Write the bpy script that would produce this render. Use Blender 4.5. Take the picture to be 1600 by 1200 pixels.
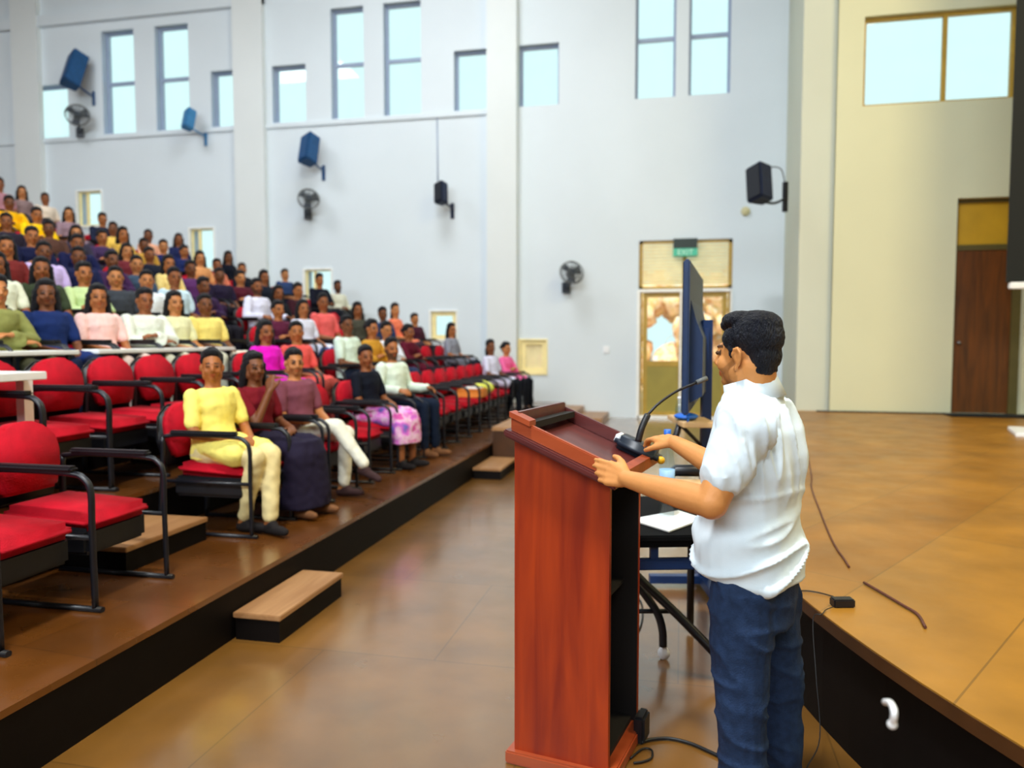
import bpy, bmesh, math, random
from mathutils import Vector, Matrix, Euler, noise
random.seed(7)
for o in list(bpy.data.objects): bpy.data.objects.remove(o)
SC = bpy.context.scene
COL = SC.collection
# ------------------------------------------------------------------ camera
F = 1200.0; CAMH = 1.62; YAW = math.radians(12.5); PIT = math.atan(72/1200)
camd = bpy.data.cameras.new('camera'); cam = bpy.data.objects.new('camera', camd); COL.objects.link(cam)
cam.location = (0, 0, CAMH); cam.rotation_euler = (math.pi/2-PIT, 0, YAW)
camd.sensor_width = 36; camd.lens = 36*F/1600; camd.clip_end = 200; camd.clip_start = .05
camd.dof.use_dof = True; camd.dof.focus_distance = 2.6; camd.dof.aperture_fstop = 1.9
SC.camera = cam
# ------------------------------------------------------------------ world, lights, exposure
w = bpy.data.worlds.new('daylight'); SC.world = w; w.use_nodes = True
bg = w.node_tree.nodes['Background']; bg.inputs[0].default_value = (.68, 1, 1, 1); bg.inputs[1].default_value = 1.04
SC.view_settings.view_transform = 'Standard'; SC.view_settings.look = 'None'
SC.view_settings.exposure = 0.2; SC.view_settings.gamma = 1; SC.view_settings.use_curve_mapping = False
def area(name, loc, target, sx, sy, power, color):
    l = bpy.data.lights.new(name, 'AREA'); l.shape = 'RECTANGLE'; l.size = sx; l.size_y = sy; l.energy = power; l.color = color
    o = bpy.data.objects.new(name, l); COL.objects.link(o); o.location = loc
    o.rotation_euler = (Vector(target)-Vector(loc)).to_track_quat('-Z', 'Y').to_euler()
    return o
area('window_daylight', (-5, -6.3, 7.4), (-5, 14, 4.5), 15, 2.4, 1500, (.86, .95, 1))
area('hall_ceiling_light', (-1.2, .4, 10.2), (-.9, 1.8, 0), .9, .9, 820, (.95, .98, 1))
area('hall_ceiling_light', (-4.5, 10.5, 10.2), (-4.5, 11.5, 0), 3, 3, 330, (.92, .97, 1))
area('hall_ceiling_light', (-12, 9.0, 10.2), (-12, 9, 0), 3, 3, 300, (.95, .97, 1))
area('stage_ceiling_light', (5.2, 4.6, 10.0), (4.2, 7, 0), 2.2, 2.2, 520, (1, .83, .46))
sn = bpy.data.lights.new('sun', 'SUN'); sn.energy = 5; sn.angle = .01; sn.color = (1, .95, .86); so = bpy.data.objects.new('sun', sn); COL.objects.link(so); so.rotation_euler = Vector((.1, .62, -.78)).to_track_quat('-Z', 'Y').to_euler()
# ------------------------------------------------------------------ camera-ray helpers (pixel + known depth or plane -> place)
cy_, sy_, cp_, sp_ = math.cos(YAW), math.sin(YAW), math.cos(PIT), math.sin(PIT)
RT = Vector((cy_, sy_, 0)); FW = Vector((-sy_*cp_, cy_*cp_, -sp_)); UP = Vector((-sy_*sp_, cy_*sp_, cp_))
CO = Vector((0, 0, CAMH))
def ray(px, py): return FW + RT*((px-800)/F) + UP*((600-py)/F)
def P(px, py, z): return CO + ray(px, py)*z
def onY(px, py, Y):
    d = ray(px, py); return CO + d*(Y/d.y)
def onX(px, py, X):
    d = ray(px, py); return CO + d*(X/d.x)
def onH(px, py, h):
    d = ray(px, py); return CO + d*((h-CAMH)/d.z)
def V(*a): return Vector(a)
# ------------------------------------------------------------------ materials
def s2l(c): return tuple(((v/255)/12.92 if v/255 <= .04045 else ((v/255+.055)/1.055)**2.4) for v in c)
def mat(name, rgb, rough=.6, var=.12, scale=8, metal=0, bump=0, bscale=60, spec=.5, objcol=False, tint=False, stretch=None, emit=None, coat=0):
    m = bpy.data.materials.new(name); m.use_nodes = True
    nt = m.node_tree; N = nt.nodes; L = nt.links; b = N['Principled BSDF']
    tc = N.new('ShaderNodeTexCoord'); mp = N.new('ShaderNodeMapping'); L.new(tc.outputs['Object'], mp.inputs[0])
    if stretch: mp.inputs['Scale'].default_value = stretch
    nz = N.new('ShaderNodeTexNoise'); nz.inputs['Scale'].default_value = scale; nz.inputs['Detail'].default_value = 5
    L.new(mp.outputs[0], nz.inputs[0])
    mr = N.new('ShaderNodeMapRange'); mr.inputs[1].default_value = .3; mr.inputs[2].default_value = .7
    mr.inputs[3].default_value = 1-var; mr.inputs[4].default_value = 1+var; L.new(nz.outputs[0], mr.inputs[0])
    mx = N.new('ShaderNodeMix'); mx.data_type = 'RGBA'; mx.blend_type = 'MULTIPLY'; mx.inputs[0].default_value = 1
    if objcol:
        oi = N.new('ShaderNodeObjectInfo'); L.new(oi.outputs['Color'], mx.inputs[6])
    else: mx.inputs[6].default_value = (*s2l(rgb), 1)
    L.new(mr.outputs[0], mx.inputs[7])
    out = mx.outputs[2]
    if tint:
        at = N.new('ShaderNodeAttribute'); at.attribute_name = 'tint'
        m2 = N.new('ShaderNodeMix'); m2.data_type = 'RGBA'; m2.blend_type = 'MULTIPLY'; m2.inputs[0].default_value = 1
        L.new(out, m2.inputs[6]); L.new(at.outputs['Color'], m2.inputs[7]); out = m2.outputs[2]
    L.new(out, b.inputs['Base Color'])
    b.inputs['Coat Roughness'].default_value = .16; b.inputs['Roughness'].default_value = rough; b.inputs['Metallic'].default_value = metal
    b.inputs['Specular IOR Level'].default_value = spec; b.inputs['Coat Weight'].default_value = coat
    if bump:
        n2 = N.new('ShaderNodeTexNoise'); n2.inputs['Scale'].default_value = bscale; n2.inputs['Detail'].default_value = 4
        L.new(mp.outputs[0], n2.inputs[0])
        bp = N.new('ShaderNodeBump'); bp.inputs['Strength'].default_value = bump; bp.inputs['Distance'].default_value = .02
        L.new(n2.outputs[0], bp.inputs['Height']); L.new(bp.outputs[0], b.inputs['Normal'])
    if emit:
        b.inputs['Emission Color'].default_value = (*s2l(emit[0]), 1); b.inputs['Emission Strength'].default_value = emit[1]
    return m
def wood_mat(name, c1, c2, rough, scale, axis='z', coat=0):
    m = mat(name, c1, rough, .15, 3, coat=coat); nt = m.node_tree; N = nt.nodes; L = nt.links; b = N['Principled BSDF']
    mp = next(n for n in N if n.type == 'MAPPING'); mp.inputs['Scale'].default_value = {'z': (6, 6, .5), 'y': (6, .5, 6), 'x': (.5, 6, 6)}[axis]
    nz = next(n for n in N if n.type == 'TEX_NOISE'); nz.inputs['Scale'].default_value = scale; nz.inputs['Distortion'].default_value = .6
    rp = N.new('ShaderNodeValToRGB'); rp.color_ramp.elements[0].color = (*s2l(c1), 1); rp.color_ramp.elements[1].color = (*s2l(c2), 1)
    rp.color_ramp.elements[0].position = .3; rp.color_ramp.elements[1].position = .7
    L.new(nz.outputs[0], rp.inputs[0]); L.new(rp.outputs[0], b.inputs['Base Color']); return m
def plank_mat(name, c1, c2, rough, rot, bw, rw):
    m = mat(name, c1, rough, .1, 2); nt = m.node_tree; N = nt.nodes; L = nt.links; b = N['Principled BSDF']
    tc = next(n for n in N if n.type == 'TEX_COORD'); mp = N.new('ShaderNodeMapping'); mp.inputs['Rotation'].default_value = (0, 0, rot); L.new(tc.outputs['Object'], mp.inputs[0])
    br = N.new('ShaderNodeTexBrick'); L.new(mp.outputs[0], br.inputs[0]); br.inputs['Scale'].default_value = 1
    br.inputs['Brick Width'].default_value = bw; br.inputs['Row Height'].default_value = rw; br.inputs['Mortar Size'].default_value = .004
    br.inputs['Color1'].default_value = (*s2l(c1), 1); br.inputs['Color2'].default_value = (*s2l(c2), 1)
    br.inputs['Mortar'].default_value = (*s2l([v*.8 for v in c1]), 1)
    nz = N.new('ShaderNodeTexNoise'); nz.inputs['Scale'].default_value = 2.2; nz.inputs['Detail'].default_value = 7; L.new(mp.outputs[0], nz.inputs[0])
    mr = N.new('ShaderNodeMapRange'); mr.inputs[1].default_value = .3; mr.inputs[2].default_value = .7; mr.inputs[3].default_value = .75; mr.inputs[4].default_value = 1.2; L.new(nz.outputs[0], mr.inputs[0])
    mx = N.new('ShaderNodeMix'); mx.data_type = 'RGBA'; mx.blend_type = 'MULTIPLY'; mx.inputs[0].default_value = 1
    L.new(br.outputs[0], mx.inputs[6]); L.new(mr.outputs[0], mx.inputs[7]); L.new(mx.outputs[2], b.inputs['Base Color'])
    n2 = N.new('ShaderNodeTexNoise'); n2.inputs['Scale'].default_value = 5; n2.inputs['Detail'].default_value = 6; L.new(mp.outputs[0], n2.inputs[0])
    m3 = N.new('ShaderNodeMapRange'); m3.inputs[3].default_value = rough*.7; m3.inputs[4].default_value = rough*1.4; L.new(n2.outputs[0], m3.inputs[0]); L.new(m3.outputs[0], b.inputs['Roughness'])
    return m
def glass_mat(name, tint=(1, 1, 1)):
    m = bpy.data.materials.new(name); m.use_nodes = True; N = m.node_tree.nodes; L = m.node_tree.links; N.remove(N['Principled BSDF'])
    t = N.new('ShaderNodeBsdfTransparent'); t.inputs[0].default_value = (*tint, 1); g = N.new('ShaderNodeBsdfGlossy'); g.inputs['Roughness'].default_value = .03
    nz = N.new('ShaderNodeTexNoise'); nz.inputs['Scale'].default_value = 4; mr = N.new('ShaderNodeMapRange'); mr.inputs[3].default_value = .03; mr.inputs[4].default_value = .07; L.new(nz.outputs[0], mr.inputs[0])
    x = N.new('ShaderNodeMixShader'); L.new(mr.outputs[0], x.inputs[0]); L.new(t.outputs[0], x.inputs[1]); L.new(g.outputs[0], x.inputs[2]); L.new(x.outputs[0], N['Material Output'].inputs[0]); return m
M = {}
M['wall'] = mat('wall_paint', (220, 230, 236), .85, .03, .6, bump=.05, bscale=25)
M['wing'] = mat('wing_wall_paint', (214, 214, 180), .85, .03, .6, bump=.05, bscale=25)
M['pilaster'] = mat('pilaster_paint', (224, 230, 230), .8, .02, 1)
M['ceil'] = mat('dark_unseen_ceiling', (120, 116, 110), .9, .04, 1)  # unseen ceiling, toned dark to hold down bounced light
M['brownwall'] = mat('unseen_wall_dark_brown', (120, 96, 74), .8, .08, 1)  # unseen walls, given an invented dark brown to cut ambient light
M['reveal'] = mat('window_reveal_paint', (170, 185, 205), .8, .04, 3)
M['floor'] = plank_mat('polished_brown_floor', (124, 84, 32), (114, 76, 28), .3, 0, 1.2, 1.2)
M['floor'].node_tree.nodes['Principled BSDF'].inputs['Coat Weight'].default_value = 1
M['plat'] = plank_mat('platform_brown_floor', (108, 62, 20), (98, 56, 18), .28, .1, 1.2, .6)
M['plat'].node_tree.nodes['Principled BSDF'].inputs['Coat Weight'].default_value = .8
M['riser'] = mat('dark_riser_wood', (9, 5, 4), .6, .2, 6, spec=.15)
M['stage'] = plank_mat('stage_plank_floor', (158, 110, 36), (146, 96, 24), .36, -1.02, 2.4, .62)
M['stage_edge'] = mat('stage_edge_trim', (70, 40, 14), .45, .2, 6)
M['stepwood'] = wood_mat('step_wood', (176, 132, 88), (150, 106, 66), .4, 3, 'y')
M['frame'] = mat('grey_window_frame', (150, 165, 190), .5, .05, 5)
M['cream'] = mat('cream_wood_frame', (255, 236, 170), .55, .08, 6)
M['ochre'] = mat('ochre_door_paint', (182, 146, 50), .45, .12, 7)
M['olive'] = mat('olive_door_panel', (158, 142, 58), .5, .1, 3)
M['whitef'] = mat('white_trim_and_gap_light', (246, 246, 240), .5, .04, 6)  # white fittings, and light leaking at the door gaps put in as colour
M['slat'] = mat('louvre_slat_paint', (255, 240, 190), .5, .06, 6)
M['glass'] = glass_mat('window_glass')
M['red'] = mat('red_upholstery', (178, 0, 28), .8, .14, 14, bump=.25, bscale=120, spec=.25)
M['blackm'] = mat('black_metal', (16, 18, 26), .38, .2, 12, spec=.5)
M['blackp'] = mat('black_plastic', (14, 16, 22), .45, .2, 12)
M['navyp'] = mat('navy_speaker_cabinet', (8, 26, 58), .6, .15, 12)
M['bluesp'] = mat('blue_speaker_cabinet', (18, 74, 124), .6, .15, 12)
M['paleblue'] = mat('pale_blue_speaker_cabinet', (58, 128, 180), .6, .12, 12)
M['grill'] = mat('speaker_grill', (20, 26, 36), .7, .35, 200)
M['fan'] = mat('grey_fan_metal', (92, 96, 96), .45, .2, 8)
M['fanb'] = mat('dark_fan_blade', (50, 58, 70), .5, .2, 8)
M['steel'] = mat('dull_steel', (150, 152, 156), .35, .1, 10, metal=.8)
M['lect'] = wood_mat('lectern_red_wood', (170, 56, 4), (128, 30, 2), .42, 3.0, 'z')
M['lectd'] = wood_mat('lectern_dark_red_wood', (98, 38, 34), (76, 26, 26), .4, 3.0, 'x', coat=.25)
M['lecto'] = wood_mat('lectern_rim_wood', (168, 74, 34), (150, 58, 22), .4, 3.0, 'x', coat=.2)
M['lecti'] = mat('lectern_interior_shade', (10, 4, 3), .7, .2, 6)  # near black puts the shadow of the open back into the colour
M['skin'] = mat('skin', (190, 128, 78), .5, .06, 20, objcol=True, tint=True, bump=.04, bscale=150, spec=.35)
M['cloth'] = mat('woven_cloth', (200, 200, 200), .85, .07, 26, objcol=True, bump=.12, bscale=160, spec=.2)
M['hair'] = mat('black_hair', (14, 16, 24), .5, .4, 90, objcol=True, bump=.8, bscale=260, stretch=(1, 1, .3), spec=.35)
M['shirt'] = mat('white_cotton_shirt', (218, 232, 240), .8, .02, 30, bump=.06, bscale=300, spec=.2)
M['denim'] = mat('navy_denim', (32, 50, 80), .8, .25, 45, bump=.2, bscale=220, spec=.2)
M['paper'] = mat('white_paper', (236, 240, 240), .7, .02, 8)
M['whitep'] = mat('white_plastic', (240, 242, 244), .4, .03, 8)
M['gold'] = mat('yellow_knob', (236, 180, 30), .35, .06, 12)
M['blue'] = mat('blue_plastic', (30, 104, 206), .35, .08, 12)
M['clear'] = glass_mat('clear_bottle_plastic', (.86, .93, .98))
M['board'] = wood_mat('pale_shelf_board', (226, 190, 140), (212, 174, 120), .5, 3, 'x')
M['tvb'] = mat('television_back_plastic', (20, 46, 84), .45, .15, 10)
M['tvs'] = mat('television_screen', (6, 8, 14), .12, .05, 4)
M['post'] = mat('navy_painted_post', (22, 52, 100), .4, .1, 10)
M['exit'] = mat('exit_sign_green', (64, 176, 142), .5, .05, 8, emit=((64, 176, 142), .15))
M['exitd'] = mat('exit_sign_dark_housing', (8, 36, 28), .5, .1, 8)
M['exitl'] = mat('exit_letter_pale', (200, 240, 220), .5, .02, 8)
M['trans'] = mat('yellow_transom_board', (196, 152, 26), .5, .1, 3)
M['bdoor'] = wood_mat('dark_brown_door_wood', (112, 60, 8), (74, 40, 6), .45, 2.5, 'z')
M['bframe'] = mat('dark_door_frame', (88, 78, 34), .5, .1, 6)
M['matb'] = mat('black_floor_mat', (10, 12, 10), .9, .3, 60)
M['cable'] = mat('black_cable', (14, 14, 16), .5, .1, 20)
M['bcable'] = mat('brown_cable', (92, 50, 34), .6, .15, 20)
M['beige'] = mat('beige_plastic', (204, 196, 150), .5, .04, 8)
M['earth'] = mat('sunlit_earth_bank', (236, 190, 150), .9, .25, 2.4, bump=.3, bscale=4)
M['leaf'] = mat('pale_sunlit_foliage', (226, 210, 120), .8, .4, 5)
M['mottle'] = mat('mottled_pink_skirt_cloth', (200, 120, 190), .85, .1, 6, spec=.2)
M['box'] = mat('orange_box_card', (226, 140, 50), .7, .06, 8)
M['lime'] = mat('lime_cloth', (214, 220, 90), .8, .1, 8)
nt = M['mottle'].node_tree; rp = nt.nodes.new('ShaderNodeValToRGB'); nz = next(n for n in nt.nodes if n.type == 'TEX_NOISE')
for i, (p, c) in enumerate([(.38, (120, 110, 200)), (.47, (226, 110, 214)), (.55, (235, 200, 225)), (.62, (214, 90, 170))]):
    e = rp.color_ramp.elements[i] if i < 2 else rp.color_ramp.elements.new(p); e.position = p; e.color = (*s2l(c), 1)
nt.links.new(nz.outputs[0], rp.inputs[0]); nt.links.new(rp.outputs[0], nt.nodes['Principled BSDF'].inputs['Base Color'])
nt = M['earth'].node_tree; rp = nt.nodes.new('ShaderNodeValToRGB'); nz = next(n for n in nt.nodes if n.type == 'TEX_NOISE')
for i, (p, c) in enumerate([(.36, (214, 160, 110)), (.47, (244, 216, 190)), (.56, (226, 190, 120)), (.66, (250, 250, 250))]):
    e = rp.color_ramp.elements[i] if i < 2 else rp.color_ramp.elements.new(p); e.position = p; e.color = (*s2l(c), 1)
nt.links.new(nz.outputs[0], rp.inputs[0]); nt.links.new(rp.outputs[0], nt.nodes['Principled BSDF'].inputs['Base Color'])
# ------------------------------------------------------------------ mesh helpers
class MB:
    def __init__(s): s.bm = bmesh.new()
    def box(s, lo, hi, rot=None, piv=None, bev=0):
        c = [(a+b)/2 for a, b in zip(lo, hi)]; d = [abs(b-a) for a, b in zip(lo, hi)]
        g = bmesh.ops.create_cube(s.bm, size=1, matrix=Matrix.Translation(c) @ Matrix.Diagonal((*d, 1)))
        vs = g['verts']
        if bev:
            es = list({e for v in vs for e in v.link_edges})
            r = bmesh.ops.bevel(s.bm, geom=es, offset=bev, segments=2, affect='EDGES'); vs = list({v for f in r['faces'] for v in f.verts} | set(v for v in vs if v.is_valid))
        if rot is not None: bmesh.ops.rotate(s.bm, cent=piv or c, matrix=rot, verts=[v for v in vs if v.is_valid])
        return s
    def poly(s, pts, ex):
        n = len(pts); a = [s.bm.verts.new(p) for p in pts]; b = [s.bm.verts.new(Vector(p)+Vector(ex)) for p in pts]
        s.bm.faces.new(a[::-1]); s.bm.faces.new(b)
        for i in range(n): s.bm.faces.new((a[i], a[(i+1) % n], b[(i+1) % n], b[i]))
        return s
    def tube(s, pts, r, seg=10, smooth=True, cap=True):
        pts = [Vector(p) for p in pts]
        rs = r if isinstance(r, (list, tuple)) else [r]*len(pts)
        if smooth and len(pts) > 2 and not isinstance(r, (list, tuple)): pts = catmull(pts); rs = [r]*len(pts)
        rings = []; up = None
        for i, p in enumerate(pts):
            t = (pts[min(i+1, len(pts)-1)]-pts[max(i-1, 0)]).normalized()
            if up is None: up = t.orthogonal().normalized()
            up = (up-t*up.dot(t)).normalized(); sd = t.cross(up)
            rings.append([s.bm.verts.new(p+(up*math.cos(2*math.pi*k/seg)+sd*math.sin(2*math.pi*k/seg))*rs[i]) for k in range(seg)])
        for A, B in zip(rings, rings[1:]):
            for k in range(seg): s.bm.faces.new((A[k], A[(k+1) % seg], B[(k+1) % seg], B[k])).smooth = True
        if cap: s.bm.faces.new(rings[0][::-1]); s.bm.faces.new(rings[-1])
        return s
    def ell(s, c, r, rot=None, seg=20):
        m = Matrix.Translation(c) @ (rot.to_4x4() if rot else Matrix()) @ Matrix.Diagonal((*r, 1))
        g = bmesh.ops.create_uvsphere(s.bm, u_segments=seg, v_segments=max(6, seg//2), radius=1, matrix=m)
        for v in g['verts']:
            for f in v.link_faces: f.smooth = True
        return s
    def lathe(s, prof, c=(0, 0, 0), rot=None, seg=24):
        m = Matrix.Translation(c) @ (rot.to_4x4() if rot else Matrix()); rings = []
        for r, z in prof: rings.append([s.bm.verts.new(m @ Vector((max(r, 1e-4)*math.cos(2*math.pi*k/seg), max(r, 1e-4)*math.sin(2*math.pi*k/seg), z))) for k in range(seg)])
        for A, B in zip(rings, rings[1:]):
            for k in range(seg): s.bm.faces.new((A[k], A[(k+1) % seg], B[(k+1) % seg], B[k])).smooth = True
        s.bm.faces.new(rings[0][::-1]); s.bm.faces.new(rings[-1]); return s
    def ring(s, c, R, r, rot=None, seg=28, a0=0, a1=2*math.pi):
        m = (rot.to_3x3() if rot else Matrix.Identity(3)); full = abs(a1-a0-2*math.pi) < 1e-3
        pts = [Vector(c)+m @ Vector((R*math.cos(a0+(a1-a0)*k/seg), R*math.sin(a0+(a1-a0)*k/seg), 0)) for k in range(seg+1)]
        return s.tube(pts, [r]*len(pts), 6)
    def mesh(s, name):
        bmesh.ops.recalc_face_normals(s.bm, faces=s.bm.faces[:]); me = bpy.data.meshes.new(name); s.bm.to_mesh(me); s.bm.free(); return me
    def build(s, name, m, parent=None, loc=None):
        o = bpy.data.objects.new(name, s.mesh(name)); o.data.materials.append(m); COL.objects.link(o)
        if parent: o.parent = parent
        if loc is not None: o.location = loc
        return o
def catmull(p, n=6):
    out = []; q = [p[0]*2-p[1]]+p+[p[-1]*2-p[-2]]
    for i in range(1, len(q)-2):
        for k in range(n):
            t = k/n; a, b, c, d = q[i-1], q[i], q[i+1], q[i+2]
            out.append(.5*((2*b)+(c-a)*t+(2*a-5*b+4*c-d)*t*t+(3*b-a-3*c+d)*t**3))
    out.append(p[-1]); return out
def tag(o, label, cat, group=None, kind=None):
    o['label'] = label; o['category'] = cat
    if group: o['group'] = group
    if kind: o['kind'] = kind
    return o
def thing(name, label, cat, loc=(0, 0, 0), rz=0, group=None):
    o = bpy.data.objects.new(name, None); COL.objects.link(o); o.location = loc; o.rotation_euler = (0, 0, rz); o.empty_display_size = .1
    return tag(o, label, cat, group)
def struct(o): o['kind'] = 'structure'; return o
def dup(root, loc, rz, label=None):
    r = root.copy(); COL.objects.link(r); r.location = loc; r.rotation_euler = (0, 0, rz)
    if label: r['label'] = label
    for ch in root.children:
        c = ch.copy(); COL.objects.link(c); c.parent = r
        for g in ch.children:
            d = g.copy(); COL.objects.link(d); d.parent = c
    return r
# ------------------------------------------------------------------ room shell
WY = 15.64; XL = -18.5; YN = -6.5; XR = 9.5; ZC = 10.6
def wall_holes(name, x0, x1, z0, z1, Y, holes, m, mr, th=.32):
    """wall in a plane of constant Y with real openings and their reveals; room is on the -Y side"""
    xs = sorted({x0, x1, *[h[0] for h in holes], *[h[1] for h in holes]}); zs = sorted({z0, z1, *[h[2] for h in holes], *[h[3] for h in holes]})
    bm = bmesh.new(); cache = {}
    def v(x, y, z):
        k = (round(x, 4), round(y, 4), round(z, 4))
        if k not in cache: cache[k] = bm.verts.new(k)
        return cache[k]
    for a, b in zip(xs, xs[1:]):
        for c, d in zip(zs, zs[1:]):
            if any(h[0] <= (a+b)/2 <= h[1] and h[2] <= (c+d)/2 <= h[3] for h in holes): continue
            bm.faces.new((v(a, Y, c), v(b, Y, c), v(b, Y, d), v(a, Y, d))); bm.faces.new((v(a, Y+th, c), v(a, Y+th, d), v(b, Y+th, d), v(b, Y+th, c)))
    for h in holes:
        a, b, c, d = h
        for p, q in (((a, c), (b, c)), ((b, c), (b, d)), ((b, d), (a, d)), ((a, d), (a, c))):
            f = bm.faces.new([bm.verts.new(t) for t in ((p[0], Y, p[1]), (q[0], Y, q[1]), (q[0], Y+th, q[1]), (p[0], Y+th, p[1]))]); f.material_index = 1
    me = bpy.data.meshes.new(name); bm.to_mesh(me); bm.free(); o = bpy.data.objects.new(name, me); COL.objects.link(o)
    me.materials.append(m); me.materials.append(mr); return struct(o)
SILL, SM, TALL, MUL = 6.33, 7.55, 8.65, 7.5
wins = []   # x0,x1,z0,z1,mullion
for x0, x1, t in [(-17.2, -16.35, 0), (-15.1, -14.1, 0), (-13.15, -12.3, 1), (-11.75, -10.9, 1), (-10.35, -9.6, 0), (-8.85, -8.05, 0), (-7.45, -6.7, 1), (-6.25, -5.42, 1),
                  (-4.7, -3.96, 0), (-3.32, -2.5, 0), (-.98, -.2, 1), (.05, .83, 1)]:
    wins.append((x0, x1, SILL, TALL if t else SM, t))
lows = []
for l, t, r, b in [(122, 300, 160, 352), (298, 358, 335, 420), (477, 422, 518, 478), (674, 487, 713, 530), (814, 532, 853, 582)]:
    A = onY(l, t, WY); B = onY(r, b, WY); lows.append((A.x, B.x, B.z, A.z))
DX0, DX1, DZ, DT = -.87, .93, 2.55, 3.55
wall_holes('wall_windows', XL, 1.9, 0, ZC, WY, [w_[:4] for w_ in wins]+lows+[(DX0, DX1, 0, DT)], M['wall'], M['reveal'])
n = 0
def window(i, x0, x1, z0, z1, Y, mull_z=None, mull_x=None, fm='frame', fw=.05, th=.06):
    f = MB(); c = .0
    f.box((x0, Y, z0), (x0+fw, Y+th, z1)).box((x1-fw, Y, z0), (x1, Y+th, z1)).box((x0+fw, Y, z0), (x1-fw, Y+th, z0+fw)).box((x0+fw, Y, z1-fw), (x1-fw, Y+th, z1))
    if mull_z: f.box((x0+fw, Y, mull_z-.04), (x1-fw, Y+th, mull_z+.04))
    if mull_x: f.box((mull_x-.03, Y, z0+fw), (mull_x+.03, Y+th, z1-fw))
    o = struct(f.build('window_%d' % i, M[fm]))
    MB().box((x0+fw, Y+th*.45, z0+fw), (x1-fw, Y+th*.55, z1-fw)).build('pane', M['glass'], o)
    return o
for i, (x0, x1, z0, z1, t) in enumerate(wins): window(i+1, x0, x1, z0, z1, WY+.16, MUL if t else None)
for i, (x0, x1, z0, z1) in enumerate(lows):
    o = window(20+i, x0, x1, z0, z1, WY+.03, None, x0+(x1-x0)*.35 if i < 3 else None, 'cream', .03 if i < 3 else .09, .05)
    if i == 4:
        MB().box((x0+.09, WY+.09, z0+.09), (x1-.09, WY+.1, z1-.09)).build('shutter', M['slat'], o)
    MB().box((x0-.05, WY-.03, z0-.05), (x1+.03, WY, z0)).box((x0-.05, WY-.03, z0), (x0, WY, z1+.03)).box((x1, WY-.03, z0), (x1+.03, WY, z1+.03)).box((x0, WY-.03, z1), (x1, WY, z1+.03)).build('window_surround', M['whitef' if i < 4 else 'cream'], o)
# pilasters, ledge and beam on the window wall
for k, (a, b) in enumerate([(-3.95, -3.33), (-9.72, -9.0), (-15.5, -14.8+.02)]):
    struct(MB().box((a, WY-.14 if k else WY-.22, 0), (b, WY+.0, ZC)).build('trim_%d' % (k+1), M['pilaster']))
struct(MB().box((XL, WY-.05, SILL-.12), (-3.95, WY, SILL-.04)).build('trim_4', M['wall']))
struct(MB().box((XL, WY-.12, 8.86), (-9.0, WY, 9.1)).box((-9.0, WY-.12, 9.02), (-3.95, WY, 9.2)).build('trim_5', M['wall']))
# corner, splayed return and the wing wall behind the stage
WGY = 12.4
struct(MB().poly([(1.72, WGY+.12, 0), (1.9, WY+.3, 0), (2.3, WY+.3, 0), (2.2, WGY+.12, 0)], (0, 0, ZC)).build('wall_return', mat('return_wall_paint', (206, 210, 192), .85, .02, 1)))
win_w = (2.55, 4.57, 5.03, 6.32); BD = (3.87, 4.78, .5, 3.64)
wall_holes('wall_wing', 2.19, XR, 0, ZC, WGY, [win_w, BD], M['wing'], M['wing'], .3)
window(30, *win_w, WGY+.1, None, 3.66, 'ochre', .045)
struct(MB().box((XR, YN, 0), (XR+.2, WGY+.3, ZC)).build('wall_right', M['wing']))
struct(MB().box((XL-.2, YN, 0), (XL, WY+.3, ZC)).build('wall_left', M['brownwall']))
struct(MB().box((XL-.2, YN-.2, 0), (XR+.2, YN, ZC)).build('wall_near', M['brownwall']))
struct(MB().box((XL-.2, YN-.2, ZC), (XR+.2, WY+.3, ZC+.15)).build('ceiling', M['ceil']))
struct(MB().box((XL-.2, YN-.2, -.2), (XR+.2, WY+.32, 0)).build('floor', M['floor']))
struct(MB().box((-14, WY+.32, -.3), (14, 42, -.06)).build('ground_outside', M['earth']))
# tiers
EX = -2.34
NT = 15
def tier_x(n): return EX if n == 0 else -3.5-.95*(n-1)
for n in range(NT):
    xa = tier_x(n); xb = XL if n == NT-1 else tier_x(n+1)
    YA = YN if n else YN
    h = .3+.3*n
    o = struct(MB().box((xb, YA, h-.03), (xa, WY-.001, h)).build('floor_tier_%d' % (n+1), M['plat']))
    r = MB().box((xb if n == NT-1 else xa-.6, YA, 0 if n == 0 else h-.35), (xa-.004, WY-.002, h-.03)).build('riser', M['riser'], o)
# side aisle along the wall: short steps going down to the floor by the door
for k, (a, b, h) in enumerate([(-2.34, -1.95, .24), (-1.95, -1.45, .12)]):
    struct(MB().box((a, 14.3, 0), (b, WY-.002, h)).build('floor_aisle_step_%d' % (k+1), M['stepwood']))
# stage
pts = []
for k in range(45):
    Y = -2.5+k*(9.5/44); pts.append((.32+(Y-5)**2/12, Y))
pts += [(1.25, 9.6), (1.72, WGY+.12)]
SH = .5
poly = pts+[(2.2, WGY+.12), (2.2, WGY+.001), (XR-.001, WGY+.001), (XR-.001, -2.5)]
struct(MB().poly([(x, y, SH-.03) for x, y in poly], (0, 0, .03)).build('floor_stage', M['stage']))
inn = [(x+.035, y) for x, y in pts]+[(2.2, WGY+.1), (XR-.01, WGY-.01), (XR-.01, -2.49)]
struct(MB().poly([(x, y, 0) for x, y in inn], (0, 0, SH-.03)).build('wall_stage_front', M['riser']))
edge = MB()
for (a, b), (c, d) in zip(pts, pts[1:]):
    edge.poly([(a-.004, b, SH-.055), (c-.004, d, SH-.055), (c+.03, d, SH-.055), (a+.03, b, SH-.055)], (0, 0, .05))
struct(edge.build('trim_6', M['stage_edge']))
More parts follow.
